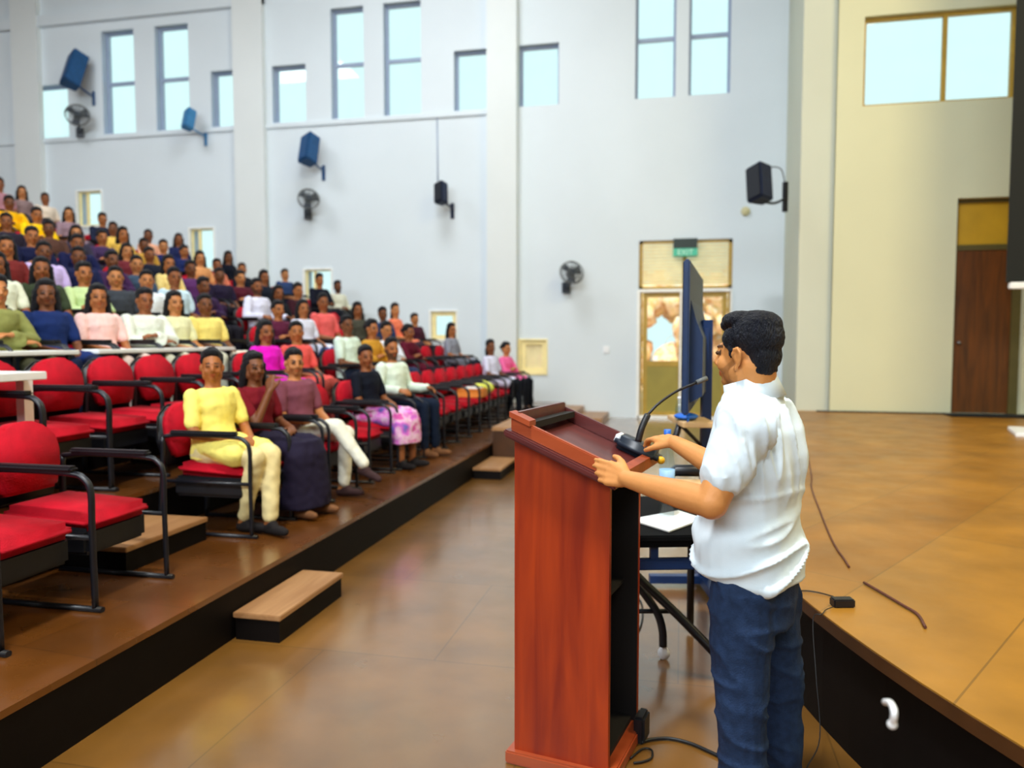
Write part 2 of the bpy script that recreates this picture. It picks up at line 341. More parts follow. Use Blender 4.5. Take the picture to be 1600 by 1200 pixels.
# entrance door with louvred fanlight
door = thing('door_1', 'double exit door', 'door', (0, 0, 0)); del door['label'], door['category']; struct(door)
f = MB(); Y0 = WY+.06; Y1 = WY+.14
f.box((DX0, Y0, 0), (DX0+.07, Y1, DT)).box((DX1-.07, Y0, 0), (DX1, Y1, DT)).box((DX0, Y0, DT-.06), (DX1, Y1, DT)).box((DX0, Y0, DZ), (DX1, Y1, DZ+.1)).box((-.02, Y0, DZ), (.06, Y1, DT))
f.build('door_frame', M['ochre'], door)
sl = MB()
for k in range(13):
    z = DZ+.14+k*.066
    for a, b in ((DX0+.07, -.02), (.06, DX1-.07)): sl.box((a, Y0-.01, z), (b, Y0+.07, z+.03), Matrix.Rotation(.5, 3, 'X'))
sl.build('louvre', M['slat'], door)
for s, (a, b) in enumerate(((DX0+.085, .015), (.045, DX1-.085))):
    lf = MB(); yA, yB = WY+.07, WY+.12; t = .09
    lf.box((a, yA, .03), (a+t, yB, DZ-.02)).box((b-t, yA, .03), (b, yB, DZ-.02)).box((a+t, yA, DZ-.12), (b-t, yB, DZ-.02)).box((a+t, yA, 1.05), (b-t, yB, 1.16)).box((a+t, yA, .03), (b-t, yB, .14))
    L_ = lf.build('door_leaf', M['ochre'], door)
    MB().box((a+t, yA+.01, .14), (b-t, yB-.01, 1.05)).build('panel', M['olive'], L_)
    MB().box((a+t, yA+.02, 1.16), (b-t, yA+.028, DZ-.12)).build('pane', M['glass'], L_)
    if s == 0:
        h = MB(); h.tube([(b-.05, yA-.01, 1.16), (b-.05, yA-.05, 1.2), (b-.05, yA-.05, 1.95), (b-.05, yA-.01, 2.0)], .018).ring((b-.18, yA-.03, 1.5), .17, .01, Matrix.Rotation(math.pi/2, 3, 'X'), a0=math.pi*.5, a1=math.pi*1.5)
        h.build('door_handle', M['whitef'], L_)
tr = MB().box((DX0-.03, WY-.03, 0), (DX0+.03, WY+.05, DZ+.02)).box((DX0, WY-.03, DZ-.02), (DX1, WY+.04, DZ+.04)).box((DX1-.03, WY-.03, .0), (DX1+.01, WY+.05, DZ+.02)).box((DX0, WY-.03, 0), (DX1, WY+.05, .06))  # white strips stand in for daylight leaking round the leaves
tr.build('door_gap_light', M['whitef'], door)
MB().box((-.06, WY-.02, .1), (-.02, WY+.06, DZ)).build('centre_gap_light', M['whitef'], door)  # white strip painted as the light leaking between the leaves
# exit sign
es = thing('exit_sign', 'green EXIT sign with dark top over the louvred doorway', 'sign', (.03, WY-.08, 3.25))
MB().box((-.23, -.05, .12), (.23, .05, .31)).build('sign_housing', M['exitd'], es)
MB().box((-.235, -.045, -.03), (.235, .045, .12)).build('sign_plate', M['exit'], es)
cu = bpy.data.curves.new('exit_text', 'FONT'); cu.body = 'EXIT'; cu.size = .15; cu.align_x = 'CENTER'; cu.extrude = .002
tmp = bpy.data.objects.new('tmp', cu); COL.objects.link(tmp); bpy.context.view_layer.update()
me = bpy.data.meshes.new_from_object(tmp.evaluated_get(bpy.context.evaluated_depsgraph_get())); bpy.data.objects.remove(tmp)
lt = bpy.data.objects.new('sign_lettering', me); COL.objects.link(lt); me.materials.clear(); me.materials.append(M['exitl']); lt.parent = es; lt.location = (0, -.05, -.008); lt.rotation_euler = (math.pi/2, 0, 0)
# brown stage door with yellow transom
bd = thing('door_2', 'x', 'door'); del bd['label'], bd['category']; struct(bd)
x0, x1, z0, z1 = BD
MB().box((x0, WGY+.12, z0), (x0+.05, WGY+.2, z1)).box((x1-.12, WGY+.1, z0), (x1, WGY+.2, z1)).box((x0+.05, WGY+.12, 2.9), (x1-.12, WGY+.2, 2.98)).box((x0+.05, WGY+.12, z1-.05), (x1-.12, WGY+.2, z1)).build('door_frame', M['bframe'], bd)
MB().box((x0+.05, WGY+.16, 2.98), (x1-.12, WGY+.18, z1-.05)).build('transom_panel', M['trans'], bd)
lf = MB().box((x0+.05, WGY+.14, z0+.01), (x1-.12, WGY+.18, 2.9)).build('door_leaf', M['bdoor'], bd)
MB().ell((x0+.11, WGY+.1, 1.55), (.028, .028, .028)).tube([(x0+.11, WGY+.14, 1.55), (x0+.11, WGY+.1, 1.55)], .012).build('door_knob', M['steel'], lf)
tag(MB().box((3.75, WGY-.42, SH), (4.9, WGY-.02, SH+.02), bev=.004).build('floor_mat', M['matb']), 'black mat on the stage floor before the brown door', 'mat')
# projection screen hanging over the stage, at the right edge
sx0 = onY(1579, 300, 10.4).x; zb = onY(1590, 446, 10.4).z
ps = thing('projection_screen', 'dark hanging screen with white bottom bar at far right of stage', 'screen', (sx0, 10.4, zb))
MB().box((0, 0, .04), (3.2, .04, 6.2)).build('screen_sheet', mat('screen_black_backing', (6, 12, 10), .8, .1, 10), ps)
MB().box((.03, -.02, -.04), (3.2, .06, .04), bev=.01).build('bottom_bar', M['whitep'], ps)
MB().tube([(0, .02, 6.25), (3.2, .02, 6.25)], .07, smooth=False).box((.3, 0, 6.3), (.34, .04, ZC-zb)).box((2.8, 0, 6.3), (2.84, .04, ZC-zb)).build('screen_housing', M['blackm'], ps)
q = onH(1574, 672, SH)
tag(MB().box((q.x, q.y-.75, SH), (q.x+.9, q.y, SH+.05), Matrix.Rotation(-.25, 3, 'Z'), (q.x, q.y, SH), bev=.01).build('white_board_panel', M['whitep']), 'white flat panel lying on the stage floor at right edge', 'panel')
# outside: bank with bushes behind the door
bm = MB()
for k in range(90):
    x = random.uniform(-3.5, 3.5); bm.ell((x, 28+random.uniform(-1, 2), random.uniform(.2, 3.6)), [random.uniform(.3, .7) for _ in range(3)], seg=10)
ob = bm.build('hedge', M['earth']); tag(ob, 'sunlit mottled hedge seen through the glass door', 'hedge', kind='stuff')
dm = ob.modifiers.new('d', 'DISPLACE'); tx = bpy.data.textures.new('t', 'CLOUDS'); tx.noise_scale = .35; dm.texture = tx; dm.strength = .5
# ------------------------------------------------------------------ wall fittings
def speaker(px, py, wpx, hpx, Y, m, label, tilt, yaw=0, bracket=True, right=True):
    c = onY(px, py, Y); z = (c-CO).dot(FW); W = wpx*z/F; Hh = hpx*z/F; D = W*.85
    t = thing('wall_speaker', label, 'speaker', c, yaw, 'loudspeakers on the window wall')
    R = Matrix.Rotation(-.22, 3, 'Y') @ Matrix.Rotation(tilt, 3, 'X')
    pts_ = [(-W/2, -D/2, -Hh/2), (W/2, -D/2, -Hh/2), (W*.36, D/2, -Hh/2), (-W*.36, D/2, -Hh/2)]
    b = MB().poly([Vector(p) for p in pts_], (0, 0, Hh)); bmesh.ops.bevel(b.bm, geom=b.bm.edges[:], offset=.02, segments=2, affect='EDGES')
    bmesh.ops.rotate(b.bm, cent=(0, 0, 0), matrix=R, verts=b.bm.verts[:]); cb = b.build('cabinet', m, t)
    g = MB().box((-W*.44, -D/2-.012, -Hh*.45), (W*.44, -D/2+.004, Hh*.45), bev=.008); bmesh.ops.rotate(g.bm, cent=(0, 0, 0), matrix=R, verts=g.bm.verts[:]); g.build('grill', M['grill'] if m is M['navyp'] else m, t)
    return t, W, Hh, D
def bracket(t, p0, p1, p2, mtl):   # wall plate, arm, cabinet joint
    MB().box((p0[0]-.03, p0[1]-.02, p0[2]-.24), (p0[0]+.03, p0[1]+.0, p0[2]+.2)).tube([p0, p1, p2], .018).build('bracket', mtl, t)
for (px, py, wp, hp, m, tl, lab) in [(117, 110, 28, 58, 'bluesp', -.35, 'large blue-black loudspeaker above the leftmost wall fan'), (296, 187, 17, 34, 'paleblue', -.3, 'small pale blue loudspeaker under the left pair of tall windows'),
                                     (484, 234, 26, 48, 'bluesp', -.3, 'blue loudspeaker on bracket above the middle wall fan'), (690, 302, 19, 35, 'navyp', -.2, 'small dark loudspeaker hanging below a vertical cable on white wall')]:
    t, W_, H_, D_ = speaker(px, py, wp, hp, WY-.45, M[m], lab, tl, -.5)
    R3 = Matrix.Rotation(.5, 3, 'Z')
    bk = MB(); e = Vector((.12, .45, -H_*.5-.1)); e2 = R3 @ Vector((.1, .445, -H_*.55))
    bk.box((e2.x-.04, e2.y-.03, e2.z-.2), (e2.x+.04, e2.y+.004, e2.z+.12)).tube([e2, R3 @ Vector((.1, .2, -H_*.5)), (0, .06, -H_*.38)], .02).build('bracket', M[m], t)
tag(MB().tube([onY(683, 183, WY-.015), onY(684, 283, WY-.015)], .012, smooth=False).build('speaker_cable', M['frame']), 'thin vertical cable on white wall above the small dark loudspeaker', 'cable')
t, W_, H_, D_ = speaker(1188, 287, 34, 58, 12.1, M['navyp'], 'black loudspeaker on bracket at the wall corner right of the exit door', -.12, -.9)
Rz = Matrix.Rotation(.9, 3, 'Z'); c = onY(1189, 287, 12.1)
e1 = Rz @ (onY(1228, 300, WGY+.1)-c); 
MB().box((e1.x-.03, e1.y-.03, e1.z-.3), (e1.x+.03, e1.y+.03, e1.z+.15)).tube([e1+V(0, 0, -.1), (e1*.55)+V(0, 0, -.22), (0, 0, -.26)], .02).tube([e1+V(0, 0, .1), e1*.8+V(0, 0, .32), e1*.3+V(0, 0, .28), (0, .1, .2)], .008).build('bracket', M['blackm'], t)
def wall_fan(px, py, d, label, yaw, Y=WY-.42):
    c = onY(px, py, Y); t = thing('wall_fan', label, 'fan', c, yaw, 'oscillating fans on the window wall'); R = Matrix.Rotation(math.pi/2-.25, 3, 'X')
    g = MB(); g.ring((0, -.05, 0), d, .012, R).ring((0, .05, 0), d*.98, .01, R).ring((0, -.12, .0), d*.5, .008, R)
    for k in range(18):
        a = k*math.pi/9; u = R @ Vector((math.cos(a), math.sin(a), 0)); nn = R @ Vector((0, 0, 1))
        g.tube([nn*.13+u*.05, nn*.12+u*d*.5, nn*.05+u*d], .005, 5); g.tube([nn*-.1+u*.06, nn*-.05+u*d], .005, 5, False)
    g.build('cage', M['fan'], t)
    b = MB()
    for k in range(3):
        a = k*2*math.pi/3+.4; u = R @ Vector((math.cos(a), math.sin(a), 0)); s_ = R @ Vector((-math.sin(a), math.cos(a), .35))
        b.poly([u*.05-s_*.05, u*d*.85-s_*.1, u*d*.9+s_*.08, u*.05+s_*.05], (R @ Vector((0, 0, .012))))
    b.build('blade_set', M['fanb'], t)
    MB().lathe([(.0, -.14), (.07, -.12), (.08, .05), (.05, .1), (0, .11)], (0, 0, 0), R).build('motor', M['fanb'], t)
    MB().tube([(0, .1, -.05), (.02, .12, -d*.9), (.03, .36, -d*1.15)], .028).box((-.05, .36, -d*1.15-.12), (.11, .42, -d*1.15+.1)).build('mount', M['fanb'], t)
    return t
wall_fan(893, 426, .23, 'grey wall fan on blank wall left of the louvred door', .5)
wall_fan(482, 311, .22, 'grey wall fan below the bracketed blue loudspeaker', .6)
wall_fan(121, 180, .25, 'grey wall fan in front of the second small window from left', .7)
c = onY(1165, 330, WY-.03); tag(MB().lathe([(.085, -.03), (.085, .01), (.06, .03), (0, .035)], c, Matrix.Rotation(math.pi/2, 3, 'X')).build('wall_dome', M['beige']), 'small round beige disc on wall below the corner loudspeaker', 'detector')
c = onY(947, 546, WY-.012); tag(MB().box(c-V(.06, .012, .07), c+V(.06, .012, .07), bev=.005).build('light_switch', M['whitep']), 'white switch plate on wall left of the louvred door', 'switch')
# ------------------------------------------------------------------ chairs
def make_chair():
    t = thing('auditorium_chair', 'x', 'chair', (0, 0, 0), 0, 'red auditorium chairs')
    def sheet(name, prof, x0, tk, tilt, mtl):   # upholstered panel with a rounded outline, profile in (y, z)
        b = MB(); b.poly([(x0, y, z) for y, z in prof], (tk, 0, 0))
        bmesh.ops.bevel(b.bm, geom=[e for e in b.bm.edges], offset=.018, segments=2, affect='EDGES')
        bmesh.ops.rotate(b.bm, cent=(x0, 0, .45), matrix=Matrix.Rotation(tilt, 3, 'Y'), verts=b.bm.verts[:])
        for f_ in b.bm.faces: f_.smooth = True
        return b.build(name, mtl, t)
    top = []
    for k in range(13):
        a = math.pi*k/12; top.append((.225*math.cos(a)*(1 if abs(math.cos(a)) < .9 else 1), .70+.175*math.sin(a)**.8 if math.sin(a) > 1e-6 else .70))
    sheet('backrest', [(-.17, .5), (.17, .5)]+[(.215, .62)]+top[0:]+[(-.215, .62)], -.27, .08, -.14, M['red'])
    sheet('backrest_shell', [(-.215, .44), (.215, .44), (.245, .62), (.245, .70), (.22, .80), (.12, .865), (-.12, .865), (-.22, .80), (-.245, .70), (-.245, .62)], -.3, .035, -.14, M['blackp'])
    b = MB().box((-.2, -.225, .385), (.34, .225, .47), Matrix.Rotation(.05, 3, 'Y'), (0, 0, .43), bev=.035)
    for f_ in b.bm.faces: f_.smooth = True
    b.build('seat', M['red'], t)
    MB().box((-.22, -.215, .25), (.31, .215, .385), bev=.02).build('seat_pan', M['blackp'], t)
    for s in (-1, 1):
        y = .262*s
        MB().tube([(-.26, y, .66), (-.1, y, .675), (.26, y, .67), (.35, y, .645), (.385, y, .58), (.385, y, .4), (.39, y, .02)], .014).tube([(-.26, y, .66), (-.27, y, .4), (-.3, y, .02)], .016).tube([(-.3, y, .012), (.43, y, .012)], .014, smooth=False).tube([(-.26, y, .36), (.385, y, .36)], .012, smooth=False).tube([(0.05, y, .36), (.05, y*.78, .36)], .012, smooth=False).build('side_frame', M['blackm'], t)
        MB().box((-.2, y-.028, .675), (.3, y+.028, .705), bev=.012).build('armrest', M['blackp'], t)
    return t
chair0 = make_chair(); chair_used = [False]
def place_chair(x, y, h, rz, label):
    if not chair_used[0]:
        chair_used[0] = True; chair0.location = (x, y, h); chair0.rotation_euler = (0, 0, rz); chair0['label'] = label; return chair0
    return dup(chair0, (x, y, h), rz, label)
# ------------------------------------------------------------------ bodies: shapes melted together into one continuous surface
def rotv(v, ax, a): return Matrix.Rotation(a, 3, ax) @ Vector(v)
def blend(prims, voxel, smooth=3, disp=None):
    bm = bmesh.new()
    for p in prims:
        if p[0] == 'c':
            _, a, ra, b, rb = p; a = Vector(a); b = Vector(b); d = b-a
            for c, r in ((a, ra), (b, rb)): bmesh.ops.create_icosphere(bm, subdivisions=2, radius=r, matrix=Matrix.Translation(c))
            if d.length > 1e-4:
                q = d.to_track_quat('Z', 'Y').to_matrix().to_4x4()
                bmesh.ops.create_cone(bm, cap_ends=True, segments=16, radius1=ra, radius2=rb, depth=d.length, matrix=Matrix.Translation((a+b)/2) @ q)
        elif p[0] == 'e':
            m = p[3].to_4x4() if len(p) > 3 and p[3] is not None else Matrix()
            bmesh.ops.create_icosphere(bm, subdivisions=3, radius=1, matrix=Matrix.Translation(p[1]) @ m @ Matrix.Diagonal((*p[2], 1)))
        elif p[0] == 'l':   # loft of horizontal elliptic rings: (cx, cy, cz, rx, ry), optional yaw
            yaw = p[2] if len(p) > 2 else 0; rings = []
            for cx, cy2, cz, rx, ry in p[1]:
                rings.append([bm.verts.new(Vector((cx, cy2, cz))+rotv((rx*math.cos(a), ry*math.sin(a), 0), 'Z', yaw)) for a in [2*math.pi*k/24 for k in range(24)]])
            for A, B in zip(rings, rings[1:]):
                for k in range(24): bm.faces.new((A[k], A[(k+1) % 24], B[(k+1) % 24], B[k]))
            bm.faces.new(rings[0][::-1]); bm.faces.new(rings[-1])
    bmesh.ops.recalc_face_normals(bm, faces=bm.faces[:])
    me = bpy.data.meshes.new('tmp'); bm.to_mesh(me); bm.free(); o = bpy.data.objects.new('tmp', me); COL.objects.link(o)
    r = o.modifiers.new('r', 'REMESH'); r.mode = 'VOXEL'; r.voxel_size = voxel; r.use_smooth_shade = True
    s = o.modifiers.new('s', 'SMOOTH'); s.factor = .5; s.iterations = smooth
    bpy.context.view_layer.update()
    out = bpy.data.meshes.new_from_object(o.evaluated_get(bpy.context.evaluated_depsgraph_get()))
    bpy.data.objects.remove(o); bpy.data.meshes.remove(me)
    if disp:
        ns = [v.normal.copy() for v in out.vertices]
        for v, nn in zip(out.vertices, ns): v.co += nn*disp(v.co, nn)
    for f_ in out.polygons: f_.use_smooth = True
    return out
def hand_prims(w, f, n, s, curl=(.4, .5, .4), k=1.0, thumb=None, spread=.0):
    """w wrist, f finger direction, n out of the back of the hand, s towards the thumb"""
    w, f, n, s = Vector(w), Vector(f).normalized(), Vector(n).normalized(), Vector(s).normalized(); pr = []
    offs = [.030, .010, -.011, -.030]; ln = [.070, .079, .073, .056]; kf = [.088, .092, .087, .078]; rd = [.0092, .0094, .009, .008]
    for i in range(4):
        kn = w+f*kf[i]*k+s*offs[i]*k
        pr.append(('c', w+s*offs[i]*.55*k+f*.012*k-n*.002, .0155*k, kn-f*.012*k, .0125*k))
        d = (f+s*(1.5-i)*spread); d.normalize(); p = kn; ax = d.cross(n).normalized(); a = 0
        for j, fr in enumerate((.45, .3, .25)):
            a -= curl[j] if not isinstance(curl[0], (tuple, list)) else curl[i][j]
            dd = Matrix.Rotation(a, 3, ax) @ d; q = p+dd*ln[i]*fr*k; r0 = rd[i]*(1-.1*j)*k
            pr.append(('c', p, r0, q, r0*.9)); p = q
    t0 = w+f*.022*k+s*.026*k-n*.004; th = thumb or (f*.7+s*.62-n*.25, f*.95+s*.15-n*.15)
    t1 = t0+Vector(th[0]).normalized()*.042*k; t2 = t1+Vector(th[0]).lerp(Vector(th[1]), .5).normalized()*.030*k; t3 = t2+Vector(th[1]).normalized()*.024*k
    pr += [('c', w+s*.01*k, .016*k, t1, .0125*k), ('c', t1, .0115*k, t2, .0105*k), ('c', t2, .0105*k, t3, .0085*k)]
    return pr
def head_prims(H, k=1.0, fine=False):
    """H maps head-local coordinates (x forward, y left, z up from the jaw) to the body frame"""
    R3 = H.to_3x3(); pr = []
    def e(c, r): pr.append(('e', H @ Vector(c), Vector(r)*k, R3))
    def c(a, ra, b, rb): pr.append(('c', H @ Vector(a), ra*k, H @ Vector(b), rb*k))
    e((-.012, 0, .138), (.097, .077, .094)); e((.028, 0, .105), (.068, .064, .092)); e((.030, 0, .035), (.056, .052, .046)); e((.074, 0, .008), (.022, .024, .018))
    for s in (-1, 1):
        e((.058, .034*s, .068), (.034, .028, .034)); e((.004, .058*s, .035), (.032, .014, .034))
    c((.094, 0, .108), .009, (.114, 0, .074), .013); e((.104, .011, .066), (.011, .009, .008)); e((.104, -.011, .066), (.011, .009, .008))
    e((.086, 0, .126), (.013, .046, .010)); e((.092, 0, .041), (.012, .023, .006)); e((.091, 0, .030), (.012, .019, .007))
    for s in (-1, 1):
        e((.088, .030*s, .104), (.011, .016, .010))
        if fine:
            pts = [(-.004, .076, .078), (.004, .080, .098), (-.004, .084, .116), (-.020, .089, .120), (-.031, .090, .106), (-.028, .086, .084), (-.018, .080, .064), (-.006, .077, .054)]
            for a, b in zip(pts, pts[1:]): c((a[0], a[1]*s, a[2]), .0055, (b[0], b[1]*s, b[2]), .0055)
            e((-.012, .077*s, .088), (.018, .006, .026)); e((-.007, .078*s, .054), (.009, .006, .010)); c((-.012, .080*s, .075), .004, (-.018, .084*s, .1), .004)
        else: e((-.012, .080*s, .088), (.019, .010, .032))
    return pr
def tint_head(me, H, beard=0, lips=(.85, .5, .45), k=1.0):
    Hi = H.inverted(); ca = me.color_attributes.new('tint', 'FLOAT_COLOR', 'POINT')
    for i, v in enumerate(me.vertices):
        p = Hi @ v.co; t = [1, 1, 1]
        if -.05 < p.z < .26 and p.x > -.02:
            ay = abs(p.y)
            if abs(p.z-.105) < .008 and abs(ay-.031) < .017 and p.x > .07: t = [.12, .12, .16]
            elif abs(p.z-.127) < .006 and .012 < ay < .052 and p.x > .06: t = [.12, .1, .1]
            elif .024 < p.z < .047 and ay < .024 and p.x > .088: t = list(lips)
            elif beard and p.z < .055+max(0, .05-p.x)*.9 and p.z > -.03 and p.x > -.005: t = [1-beard]*3
            elif beard and .046 < p.z < .06 and ay < .03 and p.x > .08: t = [1-beard]*3
        ca.data[i].color = (*t, 1)
def seated(kind, head_yaw=-.35, pitch=.06, lean=0.0, arms='lap', legs='down', hair='short', sleeve='short', beard=0, lower='trousers', vox=.0095):
    """one seated figure, facing +X, origin on the floor under the hip"""
    fem = kind == 'f'; sw = .165 if fem else .19
    Ls = lambda p: Vector((p[0]+lean*(p[2]-.5), p[1], p[2]))
    nb = Ls((-.03, 0, 1.0)); tors = [Ls(p) for p in ((0, 0, .5), (-.02, 0, .62), (-.03, 0, .75), (-.035, 0, .88), (-.035, 0, .965), (-.03, 0, 1.0))]
    rx = (.115, .11, .10, .112, .085, .05) if fem else (.12, .12, .115, .122, .095, .055); ry = (.165, .15, .128, .15, .15, .07) if fem else (.165, .16, .155, .175, .175, .08)
    body = [('l', [(t.x, t.y, t.z, a, b) for t, a, b in zip(tors, rx, ry)])]
    top = [('l', [(t.x, t.y, t.z, a+.024, b+.02) for t, a, b in zip(tors, rx, ry)])]
    body.append(('c', nb-V(0, 0, .03), .056, nb+V(.01, 0, .075), .05))
    H = Matrix.Translation(nb+V(.0, 0, .055)) @ Euler((0, pitch, head_yaw)).to_matrix().to_4x4() @ Matrix.Scale(.94, 4)
    body += head_prims(H, .94)
    lowr = []; shoes = []
    for s in (-1, 1):
        sh = Ls((-.03, sw*s, .95))
        if arms == 'lap': el = Ls((.04, (sw+.05)*s, .69)); wr = V(.27, .07*s, .645); f = V(.7, -.6*s, -.1)
        elif arms == 'fold': el = Ls((.09, (sw+.06)*s, .74)); wr = Ls((.2, -.05*s, .76+.03*s)); f = V(.1, -1*s, .05)
        elif arms == 'rest': el = Ls((-.02, (sw+.09)*s, .72)); wr = V(.25, .27*s, .72); f = V(1, -.1*s, -.15)
        elif arms == 'chin':
            if s > 0: el = Ls((.02, (sw+.06)*s, .70)); wr = V(.26, .1*s, .66); f = V(.6, -.7*s, 0)
            else: el = Ls((.14, sw*s, .72)); wr = Ls((.17, .04*s-.02, .97)); f = V(-.1, .2, .9)
        else: el = Ls((.12, (sw+.05)*s, .76)); wr = V(.4, .1*s, .66); f = V(.8, -.4*s, -.3)   # forward
        r1, r2, r3 = (.043, .036, .026) if fem else (.052, .042, .03)
        body += [('c', sh, r1, el, r2), ('c', el, r2, wr, r3)]
        f.normalize(); nn = V(.1, .5*s, .85); nn = (nn-f*nn.dot(f)).normalized(); sd = nn.cross(f)*(-s) if True else None
        if sd.dot(V(0, -s, .3)) < 0: sd = -sd
        body += hand_prims(wr, f, nn, sd, k=.95)
        top += [('e', sh-V(0, .02*s, .012), (.058, .058, .054))]
        te = sh.lerp(el, .72 if sleeve == 'short' else 1.0); top.append(('c', sh, r1+.010, te, r2+.014))
        if sleeve == 'long': top.append(('c', el, r2+.018, el.lerp(wr, .93), r3+.016))
        hp = V(.0, .085*s, .555); 
        if legs == 'down': kn = V(.46, .10*s, .545); an = V(.47, .10*s, .1); fd = V(1, .15*s, 0)
        elif legs == 'ankles': kn = V(.46, .07*s+.01, .545); an = V(.40+.10*s, .02*s, .1); fd = V(1, -.15*s, 0)
        elif legs == 'crossed':
            if s < 0: kn = V(.46, -.06, .62); an = V(.68, .0, .30); fd = V(.8, -.1, -.35)
            else: kn = V(.45, .09, .54); an = V(.42, .07, .1); fd = V(1, .1, 0)
        body += [('c', hp, .085, kn, .058), ('c', kn, .056, an, .036)]
        lowr += [('c', hp, .098, kn, .07), ('c', kn, .069, an.lerp(kn, .05), .05 if lower == 'trousers' else .043)]
        fd.normalize(); ft = an+fd*.13+V(0, 0, -.055+ (0 if fd.z > -.1 else .02)); hl = an-fd*.035+V(0, 0, -.06)
        body += [('c', an, .034, hl, .03), ('c', hl, .028, ft, .024)]
        shoes += [('c', hl, .036, an.lerp(hl, .5)+fd*.05, .036), ('c', hl, .036, ft, .033), ('c', ft, .033, ft+fd*.04, .026)]
    lowr += [('e', (-.0, 0, .53), (.15, .185, .085))]
    if fem and lower == 'trousers':   # long kurta over the lap
        top += [('e', (.12, 0, .585), (.25, .2, .095)), ('c', (.1, .08, .58), .1, (.34, .1, .565), .09), ('c', (.1, -.08, .58), .1, (.34, -.1, .565), .09)]
    else: top += [('e', (-.0, 0, .56), (.14, .18, .08))]
    if lower == 'skirt':
        lowr = [('e', (.05, 0, .53), (.22, .2, .095)), ('c', (.1, .07, .55), .11, (.43, .09, .53), .1), ('c', (.1, -.07, .55), .11, (.43, -.09, .53), .1),
                ('l', [(.44, 0, .6, .10, .17), (.47, 0, .5, .11, .2), (.47, 0, .35, .12, .2), (.46, 0, .27, .13, .2)])]
    if lower == 'long_skirt':
        lowr = [('e', (.05, 0, .53), (.22, .2, .095)), ('c', (.1, .07, .55), .11, (.43, .09, .53), .1), ('c', (.1, -.07, .55), .11, (.43, -.09, .53), .1),
                ('l', [(.44, 0, .6, .10, .17), (.47, 0, .5, .11, .2), (.47, 0, .3, .13, .21), (.46, 0, .08, .16, .23)])]
    R3 = H.to_3x3(); hr = []
    def he(c, r): hr.append(('e', H @ Vector(c), Vector(r)*.94, R3))
    he((-.030, 0, .158), (.102, .089, .098)); he((-.054, 0, .09), (.062, .079, .074)); he((.024, 0, .208), (.062, .066, .036))
    if hair == 'long':
        for s in (-1, 1): hr.append(('c', H @ V(-.02, .075*s, .12), .028, H @ V(-.03, .09*s, -.06), .03))
        hr += [('c', H @ V(-.07, 0, .1), .07, H @ V(-.085, 0, -.06), .07), ('c', H @ V(-.085, 0, -.06), .07, H @ V(-.09, 0, -.2), .045)]
    elif hair == 'bun': he((-.135, 0, .12), (.045, .05, .045)); hr.append(('c', H @ V(-.08, 0, .12), .04, H @ V(-.12, 0, .12), .03))
    elif hair == 'tail': hr += [('c', H @ V(-.11, 0, .13), .035, H @ V(-.15, 0, .05), .038), ('c', H @ V(-.15, 0, .05), .038, H @ V(-.13, -.03, -.16), .018)]
    cr = lambda p, n_: .010*noise.noise(p*7)+.006*noise.noise(p*19)
    res = {'body': blend(body, vox, 2), 'hair': blend(hr, .011, 2, lambda p, n_: .006*noise.noise(p*40)), 'shirt': blend(top, .011, 3, cr),
           ('skirt' if 'skirt' in lower else 'trousers'): blend(lowr, .011, 3, cr), 'shoes': blend(shoes, .009, 2)}
    tint_head(res['body'], H, beard)
    for k_, mtl in (('body', 'skin'), ('hair', 'hair'), ('shirt', 'cloth'), ('trousers', 'cloth'), ('skirt', 'cloth'), ('shoes', 'cloth')):
        if k_ in res: res[k_].materials.clear(); res[k_].materials.append(M[mtl])
    return res
T = {
 'm1': seated('m', -.55, .05, 0, 'lap', 'down', 'short', 'short'), 'm2': seated('m', -.4, .12, .12, 'fold', 'down', 'short', 'long'),
 'm3': seated('m', -.5, .03, -.05, 'rest', 'down', 'short', 'long', .75), 'm4': seated('m', -.6, .06, .02, 'lap', 'crossed', 'short', 'short', .2),
 'f1': seated('f', -.5, .05, .02, 'lap', 'down', 'long', 'short'), 'f2': seated('f', -.35, .08, .1, 'fold', 'down', 'bun', 'long'),
 'f3': seated('f', -.65, .0, .0, 'lap', 'ankles', 'tail', 'short'), 'f4': seated('f', -.45, .05, .04, 'chin', 'down', 'long', 'short', lower='long_skirt'),
 'f5': seated('f', -.6, .05, .0, 'lap', 'down', 'bun', 'short', lower='skirt'), 'f6': seated('f', -.7, .02, .2, 'fwd', 'down', 'tail', 'short'),
}
HT = {k: max((v.co.z for v in t['hair'].vertices)) for k, t in T.items()}
def person(t, loc, rz, label, top, low, skin, shoe=(30, 26, 26), group=None, lowmat=None, hair=(10, 12, 20)):
    d = T[t]; b = bpy.data.objects.new('person', d['body']); COL.objects.link(b); b.location = loc; b.rotation_euler = (0, 0, rz); b.color = (*s2l(skin), 1)
    tag(b, label, 'person', group or 'audience members seated on the tiers')
    for k, c in (('hair', hair), ('shirt', top), ('trousers', low), ('skirt', low), ('shoes', shoe)):
        if k not in d: continue
        o = bpy.data.objects.new(k, d[k]); COL.objects.link(o); o.parent = b; o.color = (*s2l(c), 1)
        if k == 'skirt' and lowmat:
            me2 = d[k].copy(); me2.materials.clear(); me2.materials.append(lowmat); o.data = me2
    return b
SK = [(164, 100, 54), (140, 82, 44), (186, 122, 72), (116, 68, 38)]
HX = lambda n: -3.17-.95*n
